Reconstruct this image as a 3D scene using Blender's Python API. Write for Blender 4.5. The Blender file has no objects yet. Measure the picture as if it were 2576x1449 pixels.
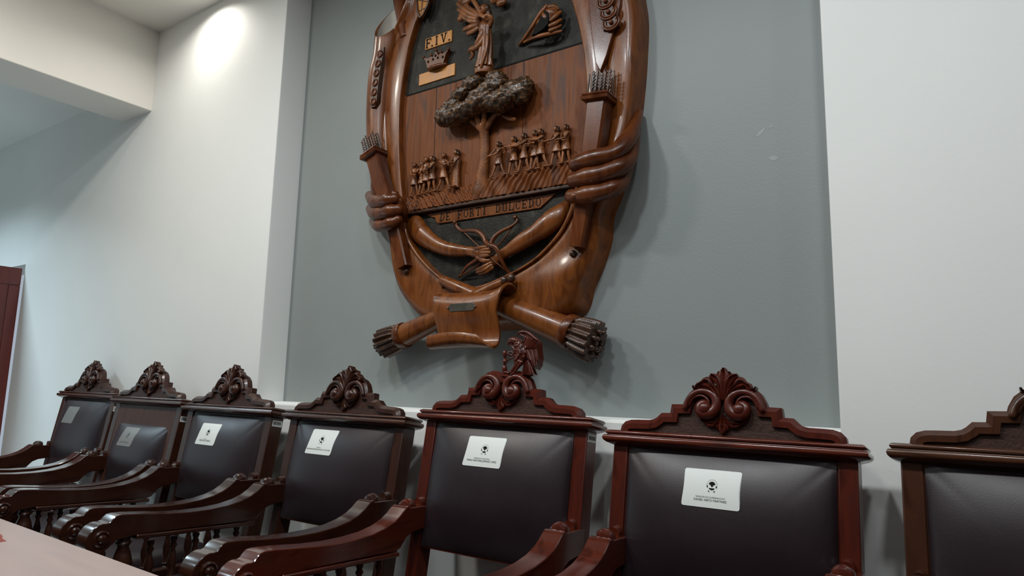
import bpy, math, random
import numpy as np
from mathutils import Vector, Matrix

random.seed(7)
SC = bpy.context.scene
COL = SC.collection
H = 1.15                      # eye height of the photographer
R = math.radians

# ------------------------------------------------------------------ helpers
def cr(pts, n, closed=False):
    """Catmull-Rom resampling of a point list to n points."""
    P = np.array(pts, float)
    m = len(P)
    if closed:
        T = np.linspace(0, m, n, endpoint=False)
    else:
        T = np.linspace(0, m - 1, n)
    out = []
    for t in T:
        i = int(math.floor(t)); f = t - i
        if not closed and i >= m - 1:
            i = m - 2; f = 1.0
        def g(k):
            return P[k % m] if closed else P[min(max(k, 0), m - 1)]
        p0, p1, p2, p3 = g(i - 1), g(i), g(i + 1), g(i + 2)
        out.append(0.5 * (2 * p1 + (p2 - p0) * f + (2 * p0 - 5 * p1 + 4 * p2 - p3) * f * f
                          + (3 * p1 - p0 - 3 * p2 + p3) * f ** 3))
    return np.array(out)


class MB:
    """Collects vertices and faces for one mesh."""
    def __init__(self):
        self.v = []; self.f = []

    def add(self, verts, faces):
        o = len(self.v)
        self.v += [tuple(map(float, p)) for p in verts]
        self.f += [tuple(i + o for i in f) for f in faces]
        return self

    def box(self, x0, x1, y0, y1, z0, z1):
        v = [(x, y, z) for z in (z0, z1) for y in (y0, y1) for x in (x0, x1)]
        return self.add(v, [(0, 2, 3, 1), (4, 5, 7, 6), (0, 1, 5, 4), (2, 6, 7, 3), (0, 4, 6, 2), (1, 3, 7, 5)])

    def loft(self, rings, cap0=True, cap1=True, closed=True):
        n = len(rings[0]); v = [p for r in rings for p in r]; f = []
        for i in range(len(rings) - 1):
            for j in range(n if closed else n - 1):
                a = i * n + j; b = i * n + (j + 1) % n
                f.append((a, b, b + n, a + n))
        if cap0: f.append(tuple(range(n - 1, -1, -1)))
        if cap1: f.append(tuple(range((len(rings) - 1) * n, len(rings) * n)))
        return self.add(v, f)

    def tube(self, path, rad, seg=10, flat=1.0, axis=(0, 1, 0), rnd=True, lobes=0, lamp=0.0):
        """Tube along path; flat scales the cross-section along 'axis'."""
        P = np.array(path, float); n = len(P)
        r = np.full(n, rad, float) if np.isscalar(rad) else np.array(rad, float)
        if rnd:
            d0 = P[0] - P[1]; d0 /= np.linalg.norm(d0) + 1e-9
            d1 = P[-1] - P[-2]; d1 /= np.linalg.norm(d1) + 1e-9
            pre = [P[0] + d0 * r[0] * c for c in (.95, .75, .4)]
            pos = [P[-1] + d1 * r[-1] * c for c in (.4, .75, .95)]
            P = np.vstack([pre, P, pos])
            r = np.concatenate([[r[0] * .3, r[0] * .66, r[0] * .92], r, [r[-1] * .92, r[-1] * .66, r[-1] * .3]])
            n = len(P)
        A = np.array(axis, float); rings = []
        prev = None
        for i in range(n):
            t = P[min(i + 1, n - 1)] - P[max(i - 1, 0)]; t /= np.linalg.norm(t) + 1e-9
            a = A - t * (A @ t)
            if np.linalg.norm(a) < .15:
                a = prev if prev is not None else np.array([1., 0, 0]) - t * t[0]
            a /= np.linalg.norm(a); prev = a
            b = np.cross(t, a)
            ring = []
            for k in range(seg):
                th = 2 * math.pi * k / seg
                rr = r[i] * (1 + (lamp * math.cos(lobes * th) if lobes else 0))
                ring.append(P[i] + a * math.cos(th) * rr * flat + b * math.sin(th) * rr)
            rings.append(ring)
        return self.loft(rings)

    def ball(self, c, rx, ry, rz, nu=14, nv=9, rot=None):
        c = np.array(c, float); rings = []
        M = np.array(rot.to_3x3()) if rot is not None else np.eye(3)
        for i in range(nv + 1):
            ph = math.pi * (i + .0) / nv
            ph = min(max(ph, .08), math.pi - .08)
            rings.append([c + M @ np.array([rx * math.sin(ph) * math.cos(2 * math.pi * k / nu),
                                            ry * math.sin(ph) * math.sin(2 * math.pi * k / nu),
                                            -rz * math.cos(ph)]) for k in range(nu)])
        return self.loft(rings)

    def lathe(self, prof, c, seg=18, axis='z'):
        """prof: (r, h) pairs; revolve round a vertical (or other) axis through c."""
        rings = []
        for (r, h) in prof:
            ring = []
            for k in range(seg):
                th = 2 * math.pi * k / seg
                a, b = r * math.cos(th), r * math.sin(th)
                ring.append((c[0] + a, c[1] + b, c[2] + h) if axis == 'z' else (c[0] + h, c[1] + a, c[2] + b))
            rings.append(ring)
        return self.loft(rings)

    def prism(self, poly, n0, n1, m):
        """poly of (a,b); m(a,b,n)->3D; solid between n0 and n1."""
        k = len(poly)
        v = [m(a, b, n0) for a, b in poly] + [m(a, b, n1) for a, b in poly]
        f = [tuple(range(k)), tuple(range(2 * k - 1, k - 1, -1))]
        f += [(i, k + i, k + (i + 1) % k, (i + 1) % k) for i in range(k)]
        return self.add(v, f)

    def grid(self, fn, nu, nv, thick=None):
        """fn(i/nu, j/nv) -> 3D sheet; thick = offset vector function for a closed shell."""
        top = [fn(i / nu, j / nv) for i in range(nu + 1) for j in range(nv + 1)]
        w = nv + 1
        q = [(i * w + j, (i + 1) * w + j, (i + 1) * w + j + 1, i * w + j + 1) for i in range(nu) for j in range(nv)]
        if thick is None:
            return self.add(top, q)
        bot = [tuple(np.array(p) + np.array(thick)) for p in top]
        o = len(top); f = list(q) + [tuple(reversed([a + o for a in x])) for x in q]
        rim = [i * w for i in range(nu + 1)] + [nu * w + j for j in range(1, nv + 1)] + \
              [i * w + nv for i in range(nu - 1, -1, -1)] + [j for j in range(nv - 1, 0, -1)]
        for k in range(len(rim)):
            a, b = rim[k], rim[(k + 1) % len(rim)]
            f.append((b, a, a + o, b + o))
        return self.add(top + bot, f)


CACHE = {}
import bmesh
def mesh_of(name, mb, mat, ang=40):
    me = bpy.data.meshes.new(name)
    me.from_pydata(mb.v, [], mb.f)
    bm = bmesh.new(); bm.from_mesh(me)
    bmesh.ops.recalc_face_normals(bm, faces=bm.faces)
    bm.to_mesh(me); bm.free()
    me.materials.append(mat)
    me.polygons.foreach_set('use_smooth', [True] * len(me.polygons))
    if ang < 180:
        me.set_sharp_from_angle(angle=R(ang))
    me.update()
    return me


def put(name, me, parent=None, loc=(0, 0, 0), bevel=0, seg=2):
    o = bpy.data.objects.new(name, me); COL.objects.link(o)
    o.location = loc
    if parent: o.parent = parent
    if bevel:
        b = o.modifiers.new('bevel', 'BEVEL'); b.width = bevel; b.segments = seg
        b.limit_method = 'ANGLE'; b.angle_limit = R(35); b.harden_normals = False
    return o


def obj(name, mb, mat, parent=None, ang=40, bevel=0, seg=2, loc=(0, 0, 0)):
    return put(name, mesh_of(name, mb, mat, ang), parent, loc, bevel, seg)


def thing(name, label, cat, loc=(0, 0, 0), group=None):
    o = bpy.data.objects.new(name, None); COL.objects.link(o)
    o.empty_display_size = .1
    o.location = loc; o['label'] = label; o['category'] = cat
    if group: o['group'] = group
    return o


def tag(o, label, cat, group=None):
    o['label'] = label; o['category'] = cat
    if group: o['group'] = group
    return o


def struct(name, mb, mat, bevel=0, ang=40):
    o = obj(name, mb, mat, None, ang, bevel); o['kind'] = 'structure'; return o


def text_mesh(txt, size, align='CENTER', spacing=1.0):
    """vertices (x, y) and faces of a line of lettering, origin at its centre."""
    key = (txt, size, align, spacing)
    if key in CACHE: return CACHE[key]
    cu = bpy.data.curves.new('lettering', 'FONT'); cu.body = txt; cu.size = size
    cu.align_x = align; cu.align_y = 'CENTER'; cu.resolution_u = 2; cu.space_character = spacing
    o = bpy.data.objects.new('lettering', cu); COL.objects.link(o)
    dg = bpy.context.evaluated_depsgraph_get()
    me = bpy.data.meshes.new_from_object(o.evaluated_get(dg))
    v = [(p.co.x, p.co.y) for p in me.vertices]; f = [tuple(p.vertices) for p in me.polygons]
    bpy.data.objects.remove(o); bpy.data.curves.remove(cu); bpy.data.meshes.remove(me)
    CACHE[key] = (v, f)
    return v, f


# ------------------------------------------------------------------ materials
def srgb(r, g, b):
    f = lambda c: (c / 255 / 12.92) if c / 255 <= .04045 else ((c / 255 + .055) / 1.055) ** 2.4
    return (f(r), f(g), f(b), 1)


def mat(name, cols, rough=.4, scale=(1, 1, 1), nscale=4, detail=6, dist=0.0, bump=0.0, bscale=None, coat=0.0,
        metal=0.0, rvar=0.0, spec=.5, stops=None):
    m = bpy.data.materials.new(name); m.use_nodes = True
    nt = m.node_tree; N = nt.nodes; L = nt.links
    b = N['Principled BSDF']
    b.inputs['Roughness'].default_value = rough; b.inputs['Metallic'].default_value = metal
    b.inputs['Coat Weight'].default_value = coat; b.inputs['Coat Roughness'].default_value = .12
    b.inputs['Specular IOR Level'].default_value = spec
    tc = N.new('ShaderNodeTexCoord'); mp = N.new('ShaderNodeMapping'); mp.inputs['Scale'].default_value = scale
    L.new(tc.outputs['Object'], mp.inputs['Vector'])
    nz = N.new('ShaderNodeTexNoise'); nz.inputs['Scale'].default_value = nscale
    nz.inputs['Detail'].default_value = detail; nz.inputs['Distortion'].default_value = dist
    L.new(mp.outputs[0], nz.inputs['Vector'])
    rp = N.new('ShaderNodeValToRGB')
    st = stops or [.32 + .36 * i / max(1, len(cols) - 1) for i in range(len(cols))]
    while len(rp.color_ramp.elements) < len(cols): rp.color_ramp.elements.new(.5)
    for e, p, c in zip(rp.color_ramp.elements, st, cols):
        e.position = p; e.color = c
    L.new(nz.outputs['Fac'], rp.inputs['Fac']); L.new(rp.outputs['Color'], b.inputs['Base Color'])
    if rvar:
        mr = N.new('ShaderNodeMapRange'); mr.inputs['From Min'].default_value = .3; mr.inputs['From Max'].default_value = .7
        mr.inputs['To Min'].default_value = rough - rvar; mr.inputs['To Max'].default_value = rough + rvar
        L.new(nz.outputs['Fac'], mr.inputs['Value']); L.new(mr.outputs[0], b.inputs['Roughness'])
    if bump:
        bp = N.new('ShaderNodeBump'); bp.inputs['Strength'].default_value = bump; bp.inputs['Distance'].default_value = .004
        n2 = N.new('ShaderNodeTexNoise'); n2.inputs['Scale'].default_value = bscale or 120; n2.inputs['Detail'].default_value = 3
        L.new(mp.outputs[0] if bscale is None else tc.outputs['Object'], n2.inputs['Vector'])
        L.new(n2.outputs['Fac'], bp.inputs['Height']); L.new(bp.outputs[0], b.inputs['Normal'])
    return m


M_white = mat('white_wall_paint', [(.74, .755, .74, 1), (.79, .80, .785, 1)], .6, nscale=1.2, bump=.06, bscale=90)
M_ceil = mat('ceiling_paint', [(.74, .72, .68, 1), (.78, .76, .72, 1)], .7, nscale=1)
M_grey = mat('grey_wall_paint', [(.225, .252, .250, 1), (.245, .270, .266, 1)], .5, nscale=1.6, bump=.1, bscale=110)
M_dark_wall = mat('dark_wall_panel', [(.040, .036, .034, 1), (.055, .048, .044, 1)], .6, nscale=2)  # unseen walls, kept near black to hold down reflections on the chairs
M_floor = mat('floor_tile', [(.30, .29, .27, 1), (.35, .335, .31, 1)], .3, nscale=3)
M_ch = mat('mahogany', [(.022, .0068, .0038, 1), (.042, .0125, .0062, 1), (.031, .0090, .0047, 1)], .32, (9, 9, 1.6), 3.0, 8, .6, coat=.1, rvar=.04, spec=.38)
M_ch_x = mat('mahogany_rail', [(.027, .0078, .0042, 1), (.056, .0170, .0080, 1), (.039, .0112, .0055, 1)], .25, (1.4, 12, 12), 3.0, 8, .6, coat=.4, rvar=.04)
M_ch_y = mat('mahogany_arm', [(.020, .0056, .0032, 1), (.036, .0104, .0054, 1), (.027, .0076, .0041, 1)], .22, (12, 1.4, 12), 3.0, 8, .6, coat=.9, rvar=.04)
M_panel = mat('bare_back_panel', [(.040, .0140, .0082, 1), (.072, .0255, .0145, 1)], .48, (9, 9, 1.4), 3, 8, .6, spec=.35)
M_rd = mat('red_mahogany', [(.040, .0058, .0030, 1), (.078, .0112, .0048, 1), (.056, .0078, .0036, 1)], .32, (9, 9, 1.6), 3.0, 8, .6, coat=.1, rvar=.04, spec=.38)
M_rd_x = mat('red_mahogany_rail', [(.048, .0070, .0034, 1), (.105, .0170, .0062, 1), (.070, .0100, .0042, 1)], .23, (1.4, 12, 12), 3.0, 8, .6, coat=.4, rvar=.04)
M_rd_y = mat('red_mahogany_arm', [(.042, .0062, .0030, 1), (.086, .0140, .0054, 1), (.060, .0088, .0038, 1)], .20, (12, 1.4, 12), 3.0, 8, .6, coat=.9, rvar=.04)
M_ch_brown = mat('brown_mahogany', [(.030, .0092, .0042, 1), (.058, .0185, .0075, 1), (.042, .0130, .0055, 1)], .32, (9, 9, 1.6), 3.0, 8, .6, coat=.1, rvar=.05, spec=.38)
M_ch_brown_x = mat('brown_mahogany_rail', [(.035, .0108, .0048, 1), (.074, .0245, .0095, 1), (.050, .0158, .0065, 1)], .25, (1.4, 12, 12), 3.0, 8, .6, coat=.5, rvar=.05)
M_ground = mat('punched_ground', [(.026, .0095, .0058, 1), (.048, .0170, .0095, 1)], .55, (1, 1, 2), 60, 4, bump=.35, bscale=150, spec=.35)
M_leather = mat('dark_leather', [(.0150, .0080, .0104, 1), (.0190, .0102, .0132, 1)], .39, nscale=6, bump=.08, bscale=420, rvar=.03, spec=.5)
M_card = mat('white_card', [(.66, .69, .67, 1), (.69, .71, .69, 1)], .45, nscale=3)
M_card_grey = mat('grey_card', [(.155, .15, .145, 1), (.185, .18, .17, 1)], .45, nscale=3)  # darker grey version of the card, used on the leftmost chairs
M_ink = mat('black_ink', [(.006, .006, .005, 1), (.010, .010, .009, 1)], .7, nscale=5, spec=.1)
M_ink_soft = mat('grey_ink', [(.05, .055, .055, 1), (.07, .075, .07, 1)], .5, nscale=5)
M_ew = mat('carved_cedar', [(0.0888, 0.0230, 0.0040, 1), (0.1332, 0.0360, 0.0059, 1), (0.1813, 0.0533, 0.0083, 1), (0.1184, 0.0306, 0.0051, 1)], .30, (7, 7, 1.6), 3.0, 9, 1.2, bump=.10, coat=.15, rvar=.07, spec=.36)
M_ew_dark = mat('dark_carved_cedar', [(0.0231, 0.0092, 0.0046, 1), (0.0654, 0.0246, 0.0100, 1)], .34, (5, 5, 2), 4, 9, .8, bump=.15, coat=.2, rvar=.08)
M_ew_red = mat('reddish_cedar', [(0.0555, 0.0123, 0.0029, 1), (0.1258, 0.0320, 0.0060, 1)], .28, (6, 6, 1.2), 2.6, 9, .8, bump=.1, coat=.1, rvar=.06, spec=.34)
M_ew_gold = mat('orange_cedar', [(.34, .125, .020, 1), (.55, .235, .045, 1)], .42, (6, 6, 1.5), 3, 9, 1.0, bump=.1, coat=.15, rvar=.07)
M_ew_plank = mat('cedar_planks', [(0.0538, 0.0146, 0.0037, 1), (0.1668, 0.0478, 0.0101, 1), (0.0973, 0.0268, 0.0061, 1)], .50, (7, 3, .8), 2.6, 10, 1.3, bump=.12, coat=0, rvar=.09, spec=.22)
M_ew_fig = mat('carved_figures', [(0.0962, 0.0295, 0.0072, 1), (0.2597, 0.0849, 0.0207, 1)], .36, nscale=18, bump=.25, bscale=140, coat=.1, spec=.4)
M_black_field = mat('blackened_field', [(0.0099, 0.0090, 0.0072, 1), (0.0223, 0.0205, 0.0162, 1), (0.0620, 0.0570, 0.0420, 1)], .5, (1, 1, .6), 26, 8, stops=[.3, .58, .80], bump=.5, bscale=150, spec=.2)
M_leaf_dark = mat('carved_foliage', [(0.0200, 0.0102, 0.0045, 1), (0.0500, 0.0228, 0.0085, 1), (0.1875, 0.0864, 0.0300, 1)], .38, nscale=85, detail=3, bump=1.0, bscale=85, coat=.15, stops=[.34, .52, .66])
M_lit_lining = mat('lit_lining', [(.48, .45, .40, 1), (.60, .57, .50, 1)], .45, nscale=9)  # light falling into the roll from above is put into this pale colour
M_metal = mat('tarnished_metal', [(.10, .09, .075, 1), (.20, .18, .15, 1)], .38, nscale=22, metal=.8)
M_door = mat('dark_red_door_wood', [(.10, .013, .010, 1), (.135, .019, .013, 1)], .38, (8, 8, 1), 3, 7, .5, coat=.1)
M_table = mat('table_veneer', [(0.3096, 0.2280, 0.2080, 1), (0.3526, 0.2600, 0.2360, 1)], .38, (1, 7, 7), 3, 8, .6, coat=.1, rvar=.04)
M_table_dark = mat('table_body_wood', [(.10, .03, .02, 1), (.14, .045, .03, 1)], .4, (8, 8, 1), 3, 6)
M_redmark = mat('red_mark', [(.19, .022, .012, 1), (.24, .03, .016, 1)], .5, nscale=9)

# ------------------------------------------------------------------ the room
XL, XR, YB, ZC = -8.0, 3.2, -3.6, H + 2.194
WL, WR, YW, YR = -2.834, -.285, 2.0, 2.155      # recess edges, wall face, recess face
ZLEDGE = H - .097
DX0, DX1, DZ = -6.62, -5.745, H + .822           # doorway


def wall_back():
    mb = MB()
    e = .007
    mb.prism([(DX1, YW), (WL - e, YW), (WL - e * .3, YW + e * .3), (WL, YW + e), (WL, YR + .06), (DX1, YR + .06)], 0, ZC, lambda a, b, n: (a, b, n))
    mb.prism([(WR + e, YW), (XR, YW), (XR, YR + .06), (WR, YR + .06), (WR, YW + e), (WR + e * .3, YW + e * .3)], 0, ZC, lambda a, b, n: (a, b, n))
    c = .011
    mb.prism([(YW, 0), (YW, ZLEDGE - c), (YW + c * .35, ZLEDGE - c * .3), (YW + c, ZLEDGE), (YR + .06, ZLEDGE), (YR + .06, 0)], WL, WR, lambda a, b, n: (n, a, b))
    mb.box(DX0, DX1, YW, YR + .06, DZ, ZC)
    mb.box(XL, DX0, YW, YR + .06, 0, ZC)
    return mb


struct('wall_back', wall_back(), M_white, ang=25)
rc = MB().box(WL - .01, WR + .01, YR, YR + .06, ZLEDGE - .05, ZC)
wr = struct('wall_recess', rc, M_grey)
sfm = mat('scraped_paint', [(.30, .33, .325, 1), (.33, .355, .35, 1)], .6, nscale=8)
for sx, sz, w_, h_, an in [(-0.4988, 1.9877, 0.021, 0.005, 40), (-0.4625, 1.8935, 0.016, 0.007, -8), (-0.4662, 2.0012, 0.008, 0.003, 35)]:
    ca, sa = math.cos(R(an)), math.sin(R(an))
    pl_ = [(w_ * math.cos(R(q)) * (1 + .18 * math.sin(q * .09)), h_ * math.sin(R(q)) * (1 + .25 * math.cos(q * .07))) for q in range(0, 360, 24)]
    obj('scraped_paint', MB().prism([(sx + a * ca - b * sa, sz + a * sa + b * ca) for a, b in pl_], YR - .0006, YR + .001, lambda a, b, n: (a, n, b)), sfm, wr)
struct('floor', MB().box(XL - .1, XR + .1, YB - .1, YR + 1.6, -.06, 0), M_floor)
struct('ceiling', MB().box(-4.13, XR + .1, YB - .1, YR + .06, ZC, ZC + .06), M_ceil)
struct('ceiling_left', MB().box(XL - .1, -4.48, YB - .1, YR + 1.6, H + 1.872, H + 1.93), M_white)
struct('trim_1', MB().box(-4.48, -4.13, YB, YW + .02, H + 1.662, ZC + .06), M_ceil, bevel=.006)
struct('wall_right', MB().box(XR, XR + .1, YB, YW, 0, ZC), M_dark_wall)
struct('wall_front', MB().box(XL, XR, YB - .1, YB, 0, ZC), M_dark_wall)
struct('wall_left', MB().box(XL - .1, XL, YB, YW, 0, ZC), M_white)
# the passage behind the open door
struct('wall_passage', MB().box(XL - .1, -4.4, YR + 1.5, YR + 1.6, 0, H + 1.872), M_white)
# door frame and open leaf
dl = MB()
Y0d, Y1d = 1.16, 1.985
zt = H + .787
dl.box(-5.79, -5.758, Y0d, Y1d, .01, zt)
d = obj('door_1', dl, M_door, bevel=.003); d['kind'] = 'structure'
rails = MB()
rails.box(-5.762, -5.75, Y0d, Y1d, zt - .127, zt)
rails.box(-5.762, -5.75, Y0d, Y0d + .1, .01, zt - .131).box(-5.762, -5.75, Y1d - .07, Y1d, .01, zt - .131)
rails.box(-5.762, -5.75, Y0d + .104, Y1d - .074, .9, 1.02).box(-5.762, -5.75, Y0d + .104, Y1d - .074, .01, .2)
obj('door_rail', rails, M_door, d, bevel=.002)
hd = MB(); hd.tube([(-5.75, Y0d + .05, 1.0), (-5.70, Y0d + .05, 1.0), (-5.69, Y0d + .06, 1.0), (-5.69, Y0d + .17, 1.0)], .009)
obj('door_handle', hd, M_metal, d)

# ------------------------------------------------------------------ chairs
S9, C9 = math.sin(R(9)), math.cos(R(9))
O1 = [(.292, .040), (.290, .051), (.283, .0585), (.270, .0625), (.252, .0635), (.213, .0645), (.196, .0685), (.184, .0765), (.174, .0865),
      (.1425, .0875), (.139, .1125), (.104, .1135), (.099, .132), (.089, .151), (.073, .165), (.052, .1725), (.030, .170), (.012, .162), (0, .158)]
OUT = [(-x, u) for x, u in O1[:-1]] + [O1[-1]] + [(x, u) for x, u in reversed(O1[:-1])]


def offset(poly, d):
    out = []
    n = len(poly)
    for i, (x, y) in enumerate(poly):
        a = poly[max(i - 1, 0)]; b = poly[min(i + 1, n - 1)]
        def nrm(p, q):
            dx, dy = q[0] - p[0], q[1] - p[1]; l = math.hypot(dx, dy) or 1
            return (-dy / l, dx / l)
        n1 = nrm(a, poly[i]) if i else nrm(poly[i], b)
        n2 = nrm(poly[i], b) if i < n - 1 else n1
        m = (n1[0] + n2[0], n1[1] + n2[1]); l = math.hypot(*m) or 1
        m = (m[0] / l, m[1] / l); k = 1 / max(.72, m[0] * n1[0] + m[1] * n1[1])
        out.append((x + m[0] * d * k, max(y + m[1] * d * k, .0395)))
    return out


class Chair:
    pass


def back_map(zt):
    return lambda x, u, n: (x, u * S9 + n * C9, zt + u * C9 - n * S9)


CN = -.014      # the crest's front stands this far before the posts


def crest_board(B):
    mb = MB()
    o = OUT; n = len(o)
    lay = [(offset(o, -.0155), CN + .008), (offset(o, -.0145), CN - .002), (o, CN - .003), (offset(o, .0012), CN - .0015), (offset(o, .0125), CN + .010), (offset(o, .0125), CN + .036)]
    rings = [[B(x, u, nn) for x, u in pl] for pl, nn in lay]
    mb.loft(rings, cap0=False, cap1=False, closed=False)
    back = [B(x, u, CN + .036) for x, u in offset(o, .0125)]
    mb.add(back, [tuple(range(n))])
    return mb


def crest_ground(B):
    mb = MB()
    mb.prism(offset(OUT, -.011), CN + .0075, CN + .02, lambda x, u, n: B(x, u, n))
    return mb


def volutes(B):
    mb = MB()
    path = [(.104, .116, .0085), (.096, .136, .0085), (.083, .152, .009), (.064, .161, .0095), (.043, .160, .0105), (.024, .149, .0118),
            (.0165, .130, .0128), (.0215, .111, .0148), (.037, .1005, .017), (.055, .103, .0175), (.0615, .118, .015), (.053, .128, .0115), (.043, .123, .010)]
    inner = [(.094, .122, .0042), (.084, .140, .0045), (.068, .1485, .0045), (.052, .147, .0042), (.041, .138, .004), (.037, .127, .0035)]
    for s in (-1, 1):
        p = cr(path, 46)
        mb.tube([B(s * a, b, CN - .006) for a, b, _ in p], [c for *_, c in p], 12, flat=.95, axis=(0, C9, -S9))
        p = cr(inner, 24)
        mb.tube([B(s * a, b, CN - .006) for a, b, _ in p], [c for *_, c in p], 8, axis=(0, C9, -S9))
        mb.ball(B(s * .047, .113, CN - .012), .0185, .016, .0185)
    return mb


def blade(mb, B, pts, w, n0=-.02, lift=.010, th=.012, lobe=0, curl=0.0):
    """A carved leaf: spine pts (x,u), half widths w, creased along its spine."""
    k = 18
    p = cr([(a, b) for a, b in pts], k); ww = cr([(q, 0) for q in w], k)[:, 0]
    rings = []
    for i in range(k):
        t = p[min(i + 1, k - 1)] - p[max(i - 1, 0)]; t /= np.linalg.norm(t) + 1e-9
        nx, nu = -t[1], t[0]
        a = i / (k - 1); h = max(ww[i], .0006) * (1 + lobe * math.sin(a * 5 * math.pi) * .35)
        cur = curl * a * a
        prof = [(-1, 0), (-.8, -lift * .8), (-.45, -lift * 1.0), (0, -lift * .35), (.45, -lift), (.8, -lift * .8), (1, 0), (.6, th), (-.6, th)]
        rings.append([B(p[i][0] + nx * h * c, p[i][1] + nu * h * c, n0 + d - cur) for c, d in prof])
    mb.loft(rings)


def crest_leaves(B):
    mb = MB(); n0 = CN + .004
    blade(mb, B, [(0, .140), (0, .175), (0, .205), (0, .229)], [.006, .010, .019, .004], n0, .012, .02)
    for s in (-1, 1):
        blade(mb, B, [(s * .004, .137), (s * .009, .175), (s * .020, .198), (s * .0375, .2085)], [.005, .009, .013, .006], n0, .012, .02)
        blade(mb, B, [(s * .010, .206), (s * .014, .214), (s * .0175, .2165)], [.005, .006, .004], n0, .008, .016)
        blade(mb, B, [(s * .008, .140), (s * .025, .170), (s * .046, .186), (s * .064, .181), (s * .075, .169)], [.004, .009, .0145, .011, .004], n0, .014, .022, lobe=1, curl=.004)
        blade(mb, B, [(s * .062, .181), (s * .075, .170), (s * .083, .170), (s * .086, .178)], [.006, .005, .004, .0025], n0, .010, .018)
        blade(mb, B, [(s * .012, .146), (s * .034, .168), (s * .056, .176)], [.003, .005, .004], n0 - .012, .008, .01)
    return mb


def crest_drop(B):
    mb = MB(); n0 = CN + .004
    blade(mb, B, [(0, .098), (0, .078), (0, .060), (0, .046)], [.004, .010, .012, .002], n0, .010, .006)
    for s in (-1, 1):
        blade(mb, B, [(s * .003, .075), (s * .011, .064), (s * .016, .060)], [.006, .007, .003], n0, .009, .006)
        blade(mb, B, [(s * .006, .090), (s * .016, .078), (s * .034, .0735), (s * .052, .080), (s * .061, .089)], [.003, .006, .008, .006, .002], n0, .009, .006, lobe=1)
        blade(mb, B, [(s * .010, .080), (s * .022, .071), (s * .033, .066)], [.003, .006, .003], n0, .008, .006)
    return mb


def cornice(B):
    lev = [(0, .0), (.002, .006), (.006, .017), (.011, .0240), (.017, .0265), (.0225, .0258), (.0265, .0225), (.027, .0165),
           (.030, .0155), (.0315, .0195), (.036, .0205), (.0395, .0175), (.042, .0125)]
    rings = []
    for u, e in lev:
        x = .325 + e; n0 = -.002 - e; n1 = .066 + e * .55
        rings.append([B(-x, u, n0), B(x, u, n0), B(x, u, n1), B(-x, u, n1)])
    return MB().loft(rings)


def pillow(u0, u1, xh=.281, bul=.050):
    def f(x, u):
        a = min(1, abs(x) / xh); b = (u - (u0 + u1) / 2) / ((u1 - u0) / 2)
        b = max(-1, min(1, b))
        pa = (1 - a ** 2.8); pb = (1 - abs(b) ** 2.2)
        s = max(0, pa) ** .55 * max(0, pb) ** .9
        # pull creases running in from the two upper corners
        dx = (xh - abs(x)); du = (u1 - u); c = 0
        if b > 0:
            r_ = math.hypot(dx, du)
            c = .0035 * math.exp(-((dx - du) / .012) ** 2) * math.exp(-r_ / .06) * (1 if r_ > .004 else 0)
        return .004 - bul * s + c
    return f


def leather(B, f, u0, u1, xh=.281):
    mb = MB()
    def ease(t):
        t = 2 * t - 1
        return (math.copysign(abs(t) ** .62, t) * .5 + .5)
    mb.grid(lambda i, j: B((ease(i) * 2 - 1) * xh, u0 + (u1 - u0) * ease(j), f((ease(i) * 2 - 1) * xh, u0 + (u1 - u0) * ease(j))), 48, 40)
    return mb


ARM = [(-.022, .738), (-.080, .742), (-.120, .7435), (-.133, .744), (-.140, .7495), (-.148, .7485),
       (-.160, .741), (-.178, .7265), (-.205, .7105), (-.245, .6965), (-.300, .6865), (-.370, .6825), (-.450, .6835), (-.530, .690), (-.610, .700), (-.660, .7055),
       (-.690, .707), (-.704, .7045), (-.713, .697), (-.720, .6885), (-.728, .6855), (-.740, .6865), (-.753, .684), (-.767, .676), (-.779, .663), (-.787, .646),
       (-.788, .628), (-.782, .612), (-.769, .600), (-.752, .595), (-.735, .597), (-.720, .605), (-.708, .616), (-.694, .627), (-.672, .632), (-.640, .634), (-.560, .633),
       (-.300, .622), (-.190, .617), (-.172, .622), (-.160, .636), (-.143, .653), (-.115, .664), (-.08, .667), (-.055, .668), (-.035, .668)]


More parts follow.
